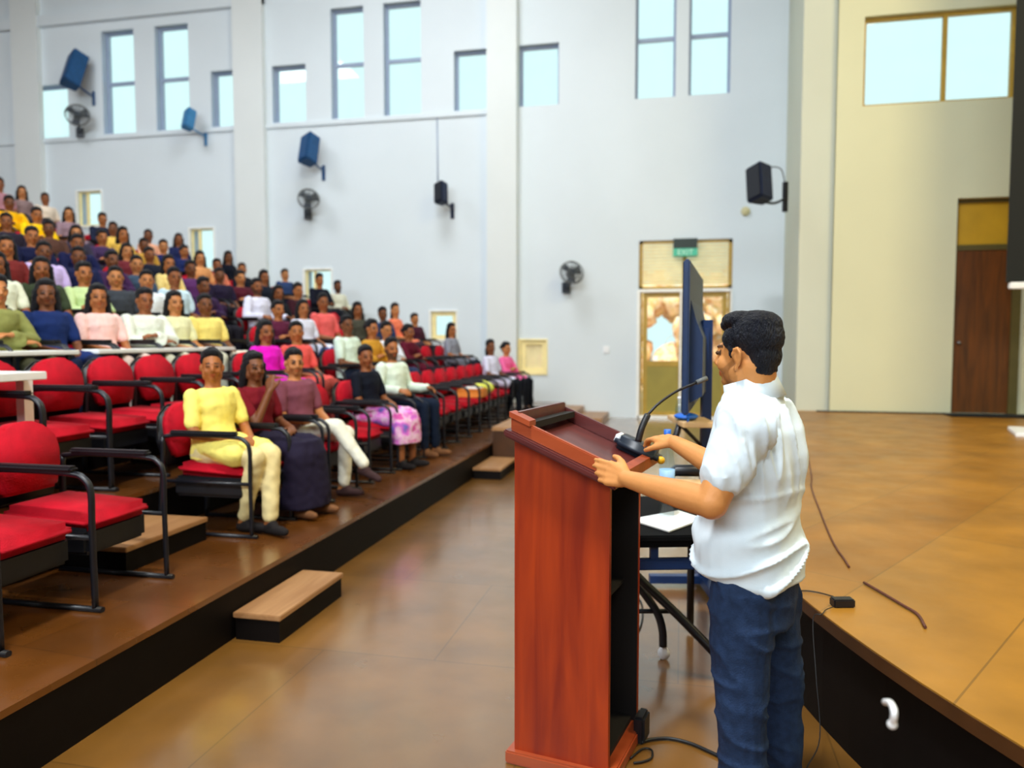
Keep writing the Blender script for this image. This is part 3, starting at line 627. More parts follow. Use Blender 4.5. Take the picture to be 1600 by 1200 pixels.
# px, py of the crown of the head; template; shirt; lower; words
ppl = [
 (335, 542, 'f3', (248, 232, 120), (226, 208, 150), 'woman in pale yellow kurta and cream trousers, front row by the aisle', (0,)),
 (398, 546, 'f4', (120, 20, 34), (30, 24, 46), 'person in maroon top with dark long skirt right of the yellow kurta', (0,)),
 (462, 541, 'm4', (126, 70, 86), (232, 230, 212), 'man in plum shirt and white trousers sitting with legs crossed', (0,)),
 (575, 537, 'f5', (10, 16, 30), (214, 110, 190), 'woman in black top and mottled pink skirt in front row', (0,)),
 (618, 525, 'm3', (224, 240, 226), (14, 26, 46), 'bearded man in pale mint shirt and black trousers in front row', (0,)),
 (769, 529, 'f3', (214, 216, 240), (10, 14, 24), 'person in white shirt and black trousers near the wall, front row', (0,)),
 (789, 533, 'f2', (244, 110, 170), (10, 14, 24), 'person in bright pink top nearest the wall in the front row', (0,)),
 (417, 505, 'f1', (226, 20, 196), (20, 20, 30), 'woman with magenta scarf behind the maroon top', (1,)),
 (466, 500, 'f3', (232, 92, 88), (150, 60, 50), 'woman in salmon red top behind the plum shirt', (1,)),
 (545, 490, 'm1', (216, 236, 222), (30, 40, 60), 'man in pale green-white shirt sitting in second row', (1,)),
 (598, 500, 'm2', (226, 232, 246), (40, 50, 80), 'person in white shirt with dark collar behind the bearded man', (1, 2)),
 (636, 505, 'f2', (92, 16, 40), (30, 16, 30), 'woman in dark maroon top behind the bearded man', (1,)),
 (707, 503, 'f1', (140, 144, 158), (30, 32, 44), 'long-haired woman in grey top before the lit low window', (1,)),
 (600, 478, 'm1', (40, 62, 104), (30, 40, 60), 'man in blue shirt sitting near the wall, left of the orange top', (2, 3)),
 (620, 472, 'f3', (244, 130, 96), (60, 40, 50), 'woman in orange top sitting near the wall', (2, 3)),
 (507, 456, 'm1', (238, 104, 104), (50, 50, 60), 'man in salmon pink shirt in front of the low window', (2,)),
 (475, 466, 'f1', (222, 226, 246), (60, 80, 130), 'woman with white top and dark scarf left of the salmon shirt', (2,)),
 (323, 458, 'm1', (248, 230, 130), (220, 214, 200), 'person in bright yellow shirt beside an empty red chair, third row', (2,)),
 (275, 462, 'f1', (234, 236, 190), (200, 200, 180), 'woman in pale cream top between white and yellow shirts', (2,)),
 (222, 455, 'm2', (234, 242, 232), (200, 200, 180), 'person in white top between pink and cream tops, third row', (2,)),
 (155, 446, 'f1', (250, 208, 204), (210, 190, 180), 'woman in pale pink top at the desk', (2,)),
 (66, 450, 'f1', (22, 44, 100), (20, 30, 60), 'woman in navy blue top leaning at the white desk', (2,)),
 (2, 506, 'f2', (136, 140, 80), (60, 60, 40), 'person in olive top at the left frame edge', (2,)),
 (406, 433, 'm3', (222, 224, 246), (20, 24, 40), 'bearded man in lavender-white shirt left of centre', (3,)),
 (497, 424, 'm2', (14, 18, 34), (16, 18, 30), 'man in black shirt in front of the third low window', (3, 4)),
 (531, 437, 'm3', (224, 224, 204), (40, 40, 40), 'bearded man in beige shirt right of the third low window', (3, 4)),
 (447, 419, 'm1', (46, 66, 110), (24, 28, 50), 'man in denim blue shirt near the wall, topmost in his part', (4, 5)),
 (414, 420, 'f1', (20, 28, 44), (20, 20, 30), 'woman in dark top left of the denim blue shirt', (4, 5)),
 (380, 414, 'f3', (18, 22, 36), (20, 20, 30), 'small figure in black right of the long-haired woman in black', (5, 6)),
 (358, 391, 'f1', (10, 14, 30), (20, 20, 30), 'long-haired woman in black just right of the second low window', (6,)),
 (196, 423, 'm1', (232, 242, 250), (40, 40, 60), 'person in bright white shirt left of the light blue shirt', (3,)),
 (252, 412, 'm1', (204, 232, 248), (30, 40, 60), 'man in light blue shirt in the middle of the crowd', (3, 4)),
 (140, 424, 'f2', (206, 232, 170), (60, 60, 60), 'person in pale green top behind the pink top', (3,)),
 (90, 381, 'm1', (210, 190, 244), (60, 60, 90), 'person in lavender shirt at left of the crowd', (4,)),
 (2, 386, 'f2', (238, 238, 220), (60, 60, 60), 'person in cream white top at left edge, middle height', (4,)),
 (40, 415, 'f1', (230, 236, 214), (50, 50, 50), 'person in off-white top left of the lavender shirt', (3, 4)),
 (24, 376, 'f1', (120, 40, 40), (40, 20, 30), 'person in dark red top just below the yellow shirts', (4, 5)),
 (150, 386, 'f2', (66, 36, 80), (30, 20, 40), 'person in plum purple top right of the lavender shirt', (4, 5)),
 (174, 400, 'm1', (60, 80, 104), (30, 30, 40), 'person in slate blue shirt behind the white shirt', (4,)),
 (118, 378, 'm2', (20, 26, 70), (20, 20, 40), 'person in dark blue shirt between lavender and plum tops', (5,)),
 (265, 396, 'f1', (244, 220, 142), (80, 60, 40), 'person in pale straw top behind the light blue shirt', (4, 5)),
 (300, 405, 'm1', (90, 46, 104), (40, 20, 50), 'person in purple shirt below the second low window', (4, 5)),
 (318, 391, 'f1', (214, 150, 96), (80, 50, 40), 'person in tan orange top before the second low window', (5, 6)),
 (337, 402, 'f3', (224, 130, 100), (60, 40, 40), 'person in peach brown top right of the tan top', (5,)),
 (196, 353, 'f1', (214, 172, 76), (60, 50, 40), 'woman in mustard top with dark hair in the upper crowd', (6, 7)),
 (233, 357, 'f3', (244, 178, 144), (60, 50, 40), 'person in peach top in the upper rows against the wall', (7, 8)),
 (248, 371, 'm1', (24, 36, 92), (20, 24, 50), 'man in navy shirt in front of the peach top', (6, 7)),
 (280, 363, 'f1', (32, 40, 84), (20, 24, 50), 'woman in dark navy top left of the second low window', (6, 7)),
 (158, 331, 'm2', (28, 36, 60), (20, 24, 40), 'person in dark jacket in front of the first low window', (8, 9)),
 (178, 345, 'f3', (236, 196, 90), (60, 50, 40), 'person in golden top right of the first low window', (7, 8)),
 (108, 322, 'f1', (150, 124, 136), (60, 50, 60), 'long-haired woman in mauve grey top left of first low window', (7, 8)),
 (72, 300, 'm1', (232, 214, 194), (60, 50, 50), 'person in beige shirt behind the yellow shirts', (9, 10)),
 (55, 322, 'm2', (255, 204, 0), (90, 70, 20), 'person in vivid yellow shirt, right one of the yellow pair', (7, 8)),
 (12, 304, 'm2', (255, 190, 0), (90, 70, 20), 'person in vivid yellow shirt at the left frame edge', (8,)),
 (32, 288, 'f1', (140, 116, 116), (60, 50, 60), 'person in brown grey top high at left', (9, 10)),
 (3, 276, 'm1', (170, 120, 130), (60, 50, 60), 'person in dusty pink shirt topmost at the left edge', (9, 10)),
]
more = [
 (48, 388, 'm2', (18, 24, 60), 'person in very dark navy top under the right yellow shirt', (5, 6)), (128, 404, 'm1', (24, 30, 70), 'person in navy shirt just right of the lavender shirt', (4, 5)),
 (206, 388, 'f1', (110, 40, 50), 'person in brick red top below the mustard top', (5, 6)), (230, 398, 'm1', (22, 28, 46), 'person in dark shirt left of the light blue shirt', (5,)),
 (283, 392, 'm2', (30, 44, 100), 'person in royal navy shirt under the second low window', (6,)), (345, 424, 'm1', (34, 26, 52), 'person in dark plum shirt above the tall red chair', (4,)),
 (374, 430, 'f2', (86, 28, 44), 'person in wine red top left of the lavender-white shirt', (4,)), (436, 444, 'f1', (20, 24, 32), 'dark-clothed woman right of the lavender-white shirt', (3, 4)),
 (468, 440, 'm1', (60, 24, 36), 'person in dark brown red shirt left of the third low window', (3, 4)), (300, 438, 'm2', (54, 30, 70), 'person in deep purple shirt behind the bright yellow shirt', (3,)),
 (168, 428, 'm1', (60, 66, 76), 'person in grey shirt between pale green and bright white tops', (3,)), (62, 430, 'f1', (58, 70, 50), 'person in moss green top behind the navy blue top', (3,)),
 (581, 497, 'f2', (206, 152, 52), 'person in mustard top right of the pale green-white shirt', (1, 2)), (14, 428, 'm1', (232, 236, 216), 'person in ivory shirt low at the left frame edge', (3,)),
 (650, 500, 'm1', (70, 26, 46), 'person in plum red shirt in third row near the fourth low window', (2,)), (560, 470, 'f1', (70, 70, 60), 'person in khaki grey top right of the salmon pink shirt', (2, 3)),
 (432, 470, 'f2', (90, 30, 60), 'person in burgundy top left of the white top with scarf', (2,)), (90, 345, 'm1', (90, 60, 50), 'person in brown shirt right of the yellow pair', (6, 7)),
 (130, 352, 'f1', (60, 56, 76), 'person in grey purple top below the first low window', (6, 7)), (12, 345, 'm1', (40, 34, 50), 'person in dark grey shirt under the left yellow shirt', (6,)),
 (165, 365, 'f2', (70, 50, 90), 'person in violet top above the plum purple top', (6,)), (213, 372, 'm1', (196, 150, 60), 'person in ochre shirt right of the mustard top', (6, 7)),
]
ppl += [(a, b, c, d, (26, 24, 34), l, r) for a, b, c, d, l, r in more]
occ = {}
for i, (px, py, t, top, low, lab, rows) in enumerate(ppl):
    best = None
    for n in (rows if len(rows) == 1 else range(rows[0], rows[-1]+1)):
        q = onX(px, py, HX(n)); e = abs(q.z-(.3+.3*n+HT[t]))
        if q.y > 14.9: e += (q.y-14.9)*2
        if best is None or e < best[0]: best = (e, n, q)
    e, n, q = best; occ.setdefault(n, []).append([min(q.y, 15.0), q.z, i])
SP = .5
for n, L_ in occ.items():
    L_.sort()
    for _ in range(60):
        for a, b in zip(L_, L_[1:]):
            d = SP-(b[0]-a[0])
            if d > 0: a[0] -= d/2; b[0] += d/2
        if L_[-1][0] > 15.15: L_[-1][0] = 15.15
    for y, z, i in L_:
        px, py, t, top, low, lab, rows = ppl[i]; h = .3+.3*n; sc = max(.94, min(1.08, (z-h)/HT[t]))
        b = person(t, (HX(n), y, h), -.2+random.uniform(-.12, .12), lab, top, low, SK[(i*7) % 4], lowmat=M['mottle'] if t == 'f5' else None, shoe=[(30, 26, 26), (120, 80, 50), (60, 40, 40)][i % 3])
        b.scale = (1, 1, sc)
        words = ('red chair holding the '+lab.split(',')[0]).split()[:15]
        place_chair(HX(n)+.03, y, h, 0, ' '.join(words))
ordn = ['first', 'second', 'third', 'fourth', 'fifth', 'sixth', 'seventh', 'eighth', 'ninth', 'tenth', 'eleventh', 'twelfth', 'thirteenth', 'fourteenth', 'fifteenth', 'sixteenth']
empt = {0: [2.32, 2.85, 3.38, 6.72, 8.95, 9.5, 10.05, 10.6, 11.15, 11.7, 12.2], 1: [3.03, 3.56, 4.1, 4.64, 5.17, 5.68, 6.2, 6.72, 9.9, 10.5, 11.1, 11.65, 12.2, 12.75, 13.3], 2: [3.6, 8.7, 9.3, 10.3, 10.95, 11.6], 3: [9.3, 10.6, 13.1], 4: [10.3, 10.9, 11.6]}
rown = ['front', 'second', 'third', 'fourth', 'fifth']
for n, ys in empt.items():
    k = 0
    for y in ys:
        if any(abs(y-a[0]) < .5 for a in occ.get(n, [])): continue
        place_chair(HX(n)+.03, y, .3+.3*n, 0, 'empty red chair in the %s row, %s empty one counted from the left' % (rown[n], ordn[k])); k += 1
# wooden steps
def block(name, x0, x1, y0, y1, z0, z1, label):
    t = thing(name, label, 'step', ((x0+x1)/2, (y0+y1)/2, z0)); hx, hy = (x1-x0)/2, (y1-y0)/2
    MB().box((-hx, -hy, z1-z0-.03), (hx, hy, z1-z0), bev=.004).build('tread', M['stepwood'], t)
    MB().box((-hx+.01, -hy+.01, 0), (hx-.01, hy-.01, z1-z0-.03)).build('base', M['riser'], t); return t
block('step_block', EX+.002, -2.06, 3.62, 4.4, 0, .15, 'low wooden step at the foot of the seating platform')
block('step_block', -3.48, -3.02, 3.66, 4.42, .3, .45, 'wooden aisle step behind the nearest empty front-row chair')
block('step_block', EX+.002, -2.0, 8.45, 9.3, 0, .13, 'low wooden step beside the platform, half hidden by the lectern')
st = thing('wooden_landing', 'tall beige wooden block at platform end behind the lectern', 'step', (-2.25, 9.75, 0))
MB().box((-.08, -.42, .45), (.5, 1.3, .5), bev=.005).build('tread', M['stepwood'], st)
MB().box((-.07, -.4, 0), (.48, 1.28, .45)).build('base', M['stage_edge'], st)
# white desks in the third row and small things
def desk(y0, y1, label):
    t = thing('desk', label, 'desk', (-4.78, (y0+y1)/2, .9)); h = (y1-y0)/2
    MB().box((-.17, -h, .59), (.17, h, .625), bev=.006).build('desk_top', M['paper'], t)
    for s in (-1, 1): MB().box((-.13, s*(h-.05)-.02, 0), (.1, s*(h-.05)+.02, .59)).build('leg', M['whitep'], t)
    MB().box((.1, -h, .3), (.12, h, .585)).build('modesty_panel', M['navyp'], t)
    return t
desk(3.7, 5.15, 'white-topped long desk before the navy top woman'); desk(5.35, 7.3, 'white-topped long desk before the pink top woman')
t = thing('table', 'white metal-legged table at left edge behind the front row', 'table', (-4.1, 3.72, .6))
MB().box((-.2, -.7, .76), (.2, .36, .81), bev=.005).build('table_top', M['whitep'], t)
for s in (-.62, .38): MB().box((-.03, s-.03, 0), (.03, s+.04, .76)).build('leg', M['whitep'], t)
# things on chairs
b = MB().box((-2.98-.19, 10.62, 1.2-.44), (-2.98+.17, 11.0, 1.2-.32), bev=.01); o = b.build('package', M['box']); tag(o, 'orange and white box resting on a front-row seat', 'box')
MB().box((-3.1, 10.66, .88), (-2.86, 10.94, .905), bev=.008).build('wrapper', M['paper'], o)
tag(MB().ell((-2.95, 11.32, .86), (.16, .16, .1)).ell((-3.0, 11.4, .9), (.1, .12, .08)).build('cloth_bag', M['lime']), 'lime green cloth bag beside the orange box', 'bag')
# ------------------------------------------------------------------ lectern
LA = onH(804, 1190, 0); LYAW = math.radians(12.5-24)
lec = thing('lectern', 'tall reddish wooden lectern with sloped top in front of the speaker', 'lectern', (LA.x, LA.y, 0), LYAW)
Lw = lambda p: Matrix.Translation(lec.location) @ Matrix.Rotation(LYAW, 4, 'Z') @ Vector(p)
DL, WL = .37, .43
def slab_z(x): return 1.303-.40*(x+.03)
def lprism(y0, y1, x0, x1, zf, zb=0): return [(x0, y0, zb), (x1, y0, zb), (x1, y0, zf(x1)), (x0, y0, zf(x0))]
for y0 in (0, WL-.022):
    MB().poly([Vector(p) for p in [(0, y0, .05), (DL, y0, .05), (DL, y0, slab_z(DL)-.035), (0, y0, slab_z(0)-.035)]], (0, .022, 0)).build('side_panel', M['lect'], lec)
MB().box((0, .022, .05), (.022, WL-.022, slab_z(0)-.05)).build('front_panel', M['lect'], lec)
for a_, b_ in ((.62, .06), (.05, .02)): MB().box((.03, .03, a_), (DL-b_, WL-.03, a_+.02)).build('shelf', M['lecti'], lec)
MB().box((.0225, .0225, .051), (.03, WL-.0225, 1.18)).box((.0225, WL-.03, .051), (DL-.001, WL-.0225, slab_z(DL)-.04)).box((.0225, .0225, .051), (DL-.001, .03, slab_z(DL)-.04)).build('shade_lining', M['lecti'], lec)  # dark liner added as the shadow inside the open back
MB().box((-.03, -.025, 0), (DL+.03, WL+.02, .05), bev=.006).build('plinth', M['lecto'], lec)
MB().box((DL+.01, WL-.12, 0), (DL+.055, WL-.02, .11), bev=.01).build('castor', M['blackp'], lec)
S0, S1, Y0s, Y1s = -.015, .41, -.07, .53
sb = MB().poly([(S0, Y0s, slab_z(S0)-.035), (S1, Y0s, slab_z(S1)-.035), (S1, Y0s, slab_z(S1)-.008), (S0, Y0s, slab_z(S0)-.008)], (0, Y1s-Y0s, 0)); bmesh.ops.bevel(sb.bm, geom=sb.bm.edges[:], offset=.006, segments=2, affect='EDGES')
sb.build('top_board', M['lectd'], lec)
def rim(y0, y1, x0, x1, hgt, name='top_rim', m='lecto'):
    b = MB().poly([(x0, y0, slab_z(x0)-.01), (x1, y0, slab_z(x1)-.01), (x1, y0, slab_z(x1)+hgt), (x0, y0, slab_z(x0)+hgt)], (0, y1-y0, 0)); bmesh.ops.bevel(b.bm, geom=b.bm.edges[:], offset=.004, segments=2, affect='EDGES'); return b.build(name, M[m], lec)
rim(-.045, -.02, S0+.02, S1-.02, .045); rim(Y1s-.06, Y1s-.035, S0+.02, S1-.02, .045, m='lectd')
MB().box((S0+.02, -.02, slab_z(S0)-.01), (S0+.045, Y1s-.06, slab_z(S0)+.05), bev=.004).build('front_ledge', M['lectd'], lec)
MB().poly([(S0+.02, -.06, slab_z(S0)+.035), (S0+.10, -.06, slab_z(S0+.08)+.035), (S0+.10, -.06, slab_z(S0+.08)+.055), (S0+.02, -.06, slab_z(S0)+.055)], (0, .06, 0)).build('corner_cap', M['lecto'], lec)
MB().box((S0+.045, .0, slab_z(S0)-.012), (S0+.09, Y1s-.07, slab_z(S0)+.012)).build('recess_shade', M['lecti'], lec)  # solid dark strip painting the shade under the front ledge
MB().poly([(S1-.03, .02, slab_z(S1)-.01), (S1+.012, .02, slab_z(S1)-.02), (S1+.012, .02, slab_z(S1)+.02), (S1-.02, .02, slab_z(S1)+.03)], (0, .5, 0)).build('rear_lip', M['lecto'], lec)
# microphone on the lectern
zz_ = 2.6
for _ in range(400):   # where the line of sight meets the sloping top
    mc = P(993, 708, zz_); ml = Matrix.Rotation(-LYAW, 3, 'Z') @ (mc-Vector(lec.location))
    if ml.z <= slab_z(ml.x): break
    zz_ += .003
ml.z = slab_z(ml.x)-.006
mic = thing('gooseneck_microphone', 'black gooseneck microphone with boxy base on the lectern top', 'microphone', Lw(ml), LYAW)
RY = Matrix.Rotation(math.atan(.40), 3, 'Y')
b = MB().box((-.095, -.06, .0), (.095, .06, .055), bev=.02); bmesh.ops.rotate(b.bm, cent=(0, 0, 0), matrix=RY, verts=b.bm.verts[:])
for f_ in b.bm.faces: f_.smooth = True
b.build('mic_base', mat('mic_base_black', (24, 34, 48), .4, .15, 12), mic)
b = MB().box((-.102, -.02, .015), (-.08, .045, .05), bev=.004); bmesh.ops.rotate(b.bm, cent=(0, 0, 0), matrix=RY, verts=b.bm.verts[:]); b.build('white_cap', M['whitep'], mic)
b = MB().ell((.105, -.01, .025), (.016, .016, .016)); bmesh.ops.rotate(b.bm, cent=(0, 0, 0), matrix=RY, verts=b.bm.verts[:]); b.build('knob', M['gold'], mic)['label'] = 'small yellow knob'
Mi = (Matrix.Translation(mic.location) @ Matrix.Rotation(LYAW, 4, 'Z')).inverted()
gz = 3.0; gp = [Mi @ P(x, y, z) for x, y, z in [(997, 690, gz), (1003, 668, gz), (1012, 648, gz+.02), (1030, 630, gz+.04), (1058, 611, gz+.08), (1088, 598, gz+.1)]]
MB().tube(gp[:3], .013).build('stem_base', M['blackp'], mic); MB().tube(gp[2:], .0055).build('gooseneck', M['blackp'], mic); MB().tube([gp[-1], gp[-1]+(gp[-1]-gp[-2]).normalized()*.05], .010, smooth=False).build('mic_head', M['fan'], mic)
# ------------------------------------------------------------------ folding table, paper, bottles
TZ = .75
ta, tb = onH(960, 838, TZ), onH(1130, 836, TZ); tc_, td = onH(1130, 764, TZ), onH(985, 764, TZ)
tx = (tb-ta).normalized(); ty = Vector((-tx.y, tx.x, 0)); tw = .60; td_ = .85
tab = thing('folding_table', 'black folding table on tube legs with castors behind the lectern', 'table', (ta.x, ta.y, 0), math.atan2(tx.y, tx.x))
M['ttop'] = mat('matte_black_table_top', (5, 6, 9), .85, .2, 12, spec=.15)
MB().box((0, 0, TZ-.03), (tw, td_, TZ), bev=.006).box((.02, .01, TZ-.055), (tw-.02, .03, TZ-.03)).build('table_top', M['ttop'], tab)
Ti = (Matrix.Translation(tab.location) @ Matrix.Rotation(tab.rotation_euler.z, 4, 'Z')).inverted()
MB().box((0, .03, .585), (tw, .07, .635), bev=.006).build('rail', M['post'], tab)
MB().box((.17, .035, .635), (.205, .065, TZ-.055)).build('rail_post', M['post'], tab)
zf = 3.75
for pl, r in (([(968, 868), (1000, 905), (1060, 962), (1125, 1020)], .022), ):
    q = [Ti @ P(x, y, zf) for x, y in pl]; q[-1] = Ti @ onH(1150, 1055, .03); MB().tube(q, r).build('leg', M['blackm'], tab)
q = [Ti @ P(x, y, 3.85) for x, y in [(965, 880), (985, 900), (1012, 935), (1028, 960), (1035, 985), (1036, 1010)]]; MB().tube(q, .02).build('leg', M['blackm'], tab)
cst = Ti @ onH(1037, 1030, 0)
MB().lathe([(0.001, -.012), (.03, -.012), (.03, .012), (0.001, .012)], (cst.x, cst.y, .031), Matrix.Rotation(math.pi/2, 3, 'X'), 16).box((cst.x-.012, cst.y-.015, .03), (cst.x+.012, cst.y+.015, .09)).build('castor', M['whitep'], tab)['label'] = 'pale plastic castor'
q = [Ti @ P(x, 955, 3.85) for x in (965, 1050)]; MB().tube(q, .012, smooth=False).build('stretcher', M['blackm'], tab)
MB().tube([(.02, td_-.05, .03), (.02, td_-.05, TZ-.03)], .02, smooth=False).build('leg', M['blackm'], tab); MB().tube([(tw-.03, td_-.05, .03), (tw-.03, td_-.05, TZ-.03)], .02, smooth=False).build('leg', M['blackm'], tab)
q = [Ti @ P(x, y, 3.9) for x, y in [(1044, 775), (1045, 742), (1056, 735), (1130, 736)]]; MB().tube(q, .03, smooth=False).build('rail_handle', M['blackm'], tab)
pc = [onH(x, y, TZ+.004) for x, y in [(983, 813), (1060, 799), (1100, 812), (1045, 832)]]
tag(MB().poly(pc, (0, 0, .006)).build('paper_sheet', M['paper']), 'white sheet of paper lying on the black table', 'paper')
tag(MB().poly([onH(x, y, TZ+.001) for x, y in [(1050, 768), (1096, 768), (1100, 754), (1052, 754)]], (0, 0, .02)).build('beige_folder', M['board']), 'beige folder on the table behind the black rail', 'folder')
M['palel'] = mat('pale_blue_bottle_label', (150, 190, 228), .5, .06, 20)
def bottle(px, py_top, z, hb, label, capm, base_h, r=.032):
    c = P(px, py_top, z); base = V(c.x, c.y, base_h); h_ = c.z-base_h
    t = thing('water_bottle', label, 'bottle', base); 
    MB().lathe([(r*.9, 0), (r, .01), (r, h_*.62), (r*.85, h_*.72), (.014, h_*.88), (.013, h_*.9)], seg=20).build('bottle_body', M['clear'], t)
    MB().lathe([(.017, h_*.9), (.017, h_)], seg=16).build('cap', capm, t); MB().lathe([(r+.001, h_*.3), (r+.001, h_*.55)], seg=20).build('bottle_label', M['palel'] if capm is M['blue'] else M['clear'], t)
bottle(1043, 671, 3.7, 0, 'water bottle with blue cap standing on the black table', M['blue'], TZ, .036)
# ------------------------------------------------------------------ television on its stand
p0 = P(1077, 500, 4.3); p1 = P(1098, 500, 5.75); dv = (p1-p0); dv.z = 0; L_ = dv.length; ang = math.atan2(dv.y, dv.x)
zt = P(1070, 405, 4.3).z; zb_ = P(1070, 650, 4.3).z
tv = thing('television', 'large flat television seen edge-on in front of the exit door', 'television', (p0.x, p0.y, zb_), ang)
hh = zt-zb_
MB().box((0, 0, 0), (L_, .035, hh), bev=.008).build('bezel', M['tvb'], tv)
MB().box((.015, .034, .02), (L_-.015, .04, hh-.015)).build('screen', M['tvs'], tv)
b = MB().poly([(.12, 0, .06), (.12, -.07, .1), (.12, -.07, hh*.5), (.12, -.03, hh*.62), (.12, 0, hh*.75)], (L_-.24, 0, 0)); b.build('rear_housing', M['tvb'], tv)
st = thing('television_stand', 'navy metal post stand holding the television', 'stand', (0, 0, 0))
pc_ = P(1105, 500, 4.9); top_z = pc_.z
MB().box((pc_.x-.03, pc_.y-.03, .05), (pc_.x+.03, pc_.y+.03, top_z), Matrix.Rotation(.2, 3, 'Z')).build('post', M['post'], st)
MB().box((pc_.x-.35, pc_.y-.03, .03), (pc_.x+.35, pc_.y+.03, .08), Matrix.Rotation(.2, 3, 'Z')).box((pc_.x-.03, pc_.y-.4, .03), (pc_.x+.03, pc_.y+.4, .08), Matrix.Rotation(.2, 3, 'Z')).build('foot', M['post'], st)
tm = (Matrix.Translation(tv.location) @ Matrix.Rotation(ang, 4, 'Z')) @ V(L_*.45, -.06, hh*.4)
MB().box((min(tm.x, pc_.x)-.01, pc_.y-.1, tm.z-.15), (max(tm.x, pc_.x)+.01, pc_.y+.1, tm.z+.15)).build('tv_bracket', M['post'], st)
s0 = P(1053, 660, 4.6); s1 = P(1100, 660, 4.6); sz = s0.z
MB().box((s0.x, s0.y, sz-.03), (s1.x+.03, s0.y+.5, sz), Matrix.Rotation(.2, 3, 'Z'), bev=.004).build('shelf', M['board'], st)
MB().tube([P(1062, 662, 4.75), P(1050, 700, 4.75)], .02, smooth=False).tube([P(1062, 662, 4.85), V(pc_.x, pc_.y, .9)], .012, smooth=False).build('shelf_brace', M['blackm'], st)
c = P(1072, 653, 4.75); tag(MB().ell((c.x, c.y, sz+.022), (.075, .09, .022)).tube([(c.x+.01, c.y, sz+.03), (c.x+.02, c.y-.05, sz+.03), (c.x+.0, c.y-.15, sz-.02)], .006).build('blue_device', M['blue']), 'rounded blue device with cable on the television shelf', 'device')
bottle(1063, 620, 4.72, 0, 'clear bottle with white cap on the television shelf', M['whitep'], sz, .03)
# ------------------------------------------------------------------ cables and small things on stage and floor
def cable(name, pts_, r, m, label, cat='cable'): return tag(MB().tube(pts_, r, 8).build(name, m), label, cat)
S = SH+.006
cable('stage_cable', [onH(x, y, S) for x, y in [(1255, 690), (1262, 712), (1268, 745), (1268, 762), (1282, 800), (1296, 835), (1308, 858), (1318, 872), (1327, 886)]], .005, M['bcable'], 'thin brown cable running down the stage floor beside the white shirt')
cable('cable_offcut', [onH(x, y, S+.002) for x, y in [(1350, 910), (1378, 926), (1410, 945), (1434, 960), (1446, 980)]], .006, M['bcable'], 'short curved piece of cable lying alone on the stage')
a = onH(1316, 945, S); yw = .25
pa = thing('power_adapter', 'black power adapter at the edge of the stage', 'adapter', (a.x, a.y, SH), yw)
MB().box((-.045, -.025, 0), (.045, .025, .035), bev=.005).build('adapter_body', M['blackp'], pa)
cable('adapter_cable', [onH(1302, 948, S+.01), onH(1290, 953, S), onH(1284, 960, S), onH(1282, 968, SH-.02)+V(-.03, -.01, 0), V(*(onH(1284, 975, SH).xy), .3)+V(-.02, -.02, 0), V(*(onH(1290, 985, SH).xy), .1)+V(-.02, -.05, 0), V(*(onH(1300, 985, SH).xy), .008)+V(-.1, -.12, 0)], .0022, M['cable'], 'thin black cable hanging down the stage front from the adapter')
cable('supply_cable', [onH(x, y, S) for x, y in [(1240, 925), (1258, 923), (1280, 926), (1302, 932)]], .003, M['cable'], 'short thin cable between the speaker and the adapter')
cable('skirting_cable', [V(2.0, WGY-.03, S), V(2.3, WGY-.04, S), V(2.8, WGY-.03, S), V(3.3, WGY-.05, S), V(3.85, WGY-.04, S)], .015, M['cable'], 'black cable along the foot of the wing wall')
hx = lambda Y: .32+(Y-5)**2/12+.035
hk = []
for x, y in [(1394, 1098), (1402, 1099), (1408, 1108), (1409, 1120), (1406, 1133)]:
    d = ray(x, y); Yh = 2.5
    for _ in range(20): tt = hx(Yh)/d.x; Yh = d.y*tt
    hk.append(CO+d*tt+V(-.012, 0, 0))
tag(MB().tube(hk, .0055).ell(hk[-1], (.008, .008, .008)).build('wall_hook', M['whitep']), 'small white curved hook on the dark stage front', 'hook')
cable('floor_cable', [onH(x, y, .008) for x, y in [(1002, 1160), (1020, 1155), (1048, 1154), (1080, 1162), (1110, 1175), (1145, 1190), (1190, 1196)]], .007, M['cable'], 'black cable on the floor from the lectern towards the speaker')
cable('cable_loop', [onH(x, y, .008) for x, y in [(985, 1185), (1004, 1170), (1018, 1172), (1018, 1184), (1004, 1190), (990, 1192)]], .004, M['cable'], 'small loop of thin cable at the lectern foot')
q = [onH(x, y, .006) for x, y in [(987, 1000), (998, 985), (1004, 965), (1003, 945), (998, 935)]]
cable('thin_floor_cable', q, .005, M['cable'], 'thin cable curling on the floor under the black table')
for x, y, lb in [(905, 640, 'small dark shoe-like object on the floor beyond the lectern, left one'), (935, 650, 'small dark shoe-like object on the floor beyond the lectern, right one')]:
    c = onH(x, y, 0); tag(MB().ell(c+V(0, 0, .06), (.09, .14, .06)).ell(c+V(0, .03, .13), (.06, .07, .07)).build('dark_pouch', M['blackp']), lb, 'pouch')
# ------------------------------------------------------------------ the speaker
zc = 2.38
ctr = P(1176, 900, zc); cx, cyy = ctr.x, ctr.y
TY = math.radians(166); HY = math.radians(144)
fw = V(math.cos(TY), math.sin(TY), 0); lf_ = V(-math.sin(TY), math.cos(TY), 0)
def at(px, py, z): return P(px, py, z)
def zof(py): return P(1176, py, zc).z
def ring_at(px, py, rx, ry): c = P(px, py, zc); return (c.x, c.y, c.z, rx, ry)
body = []
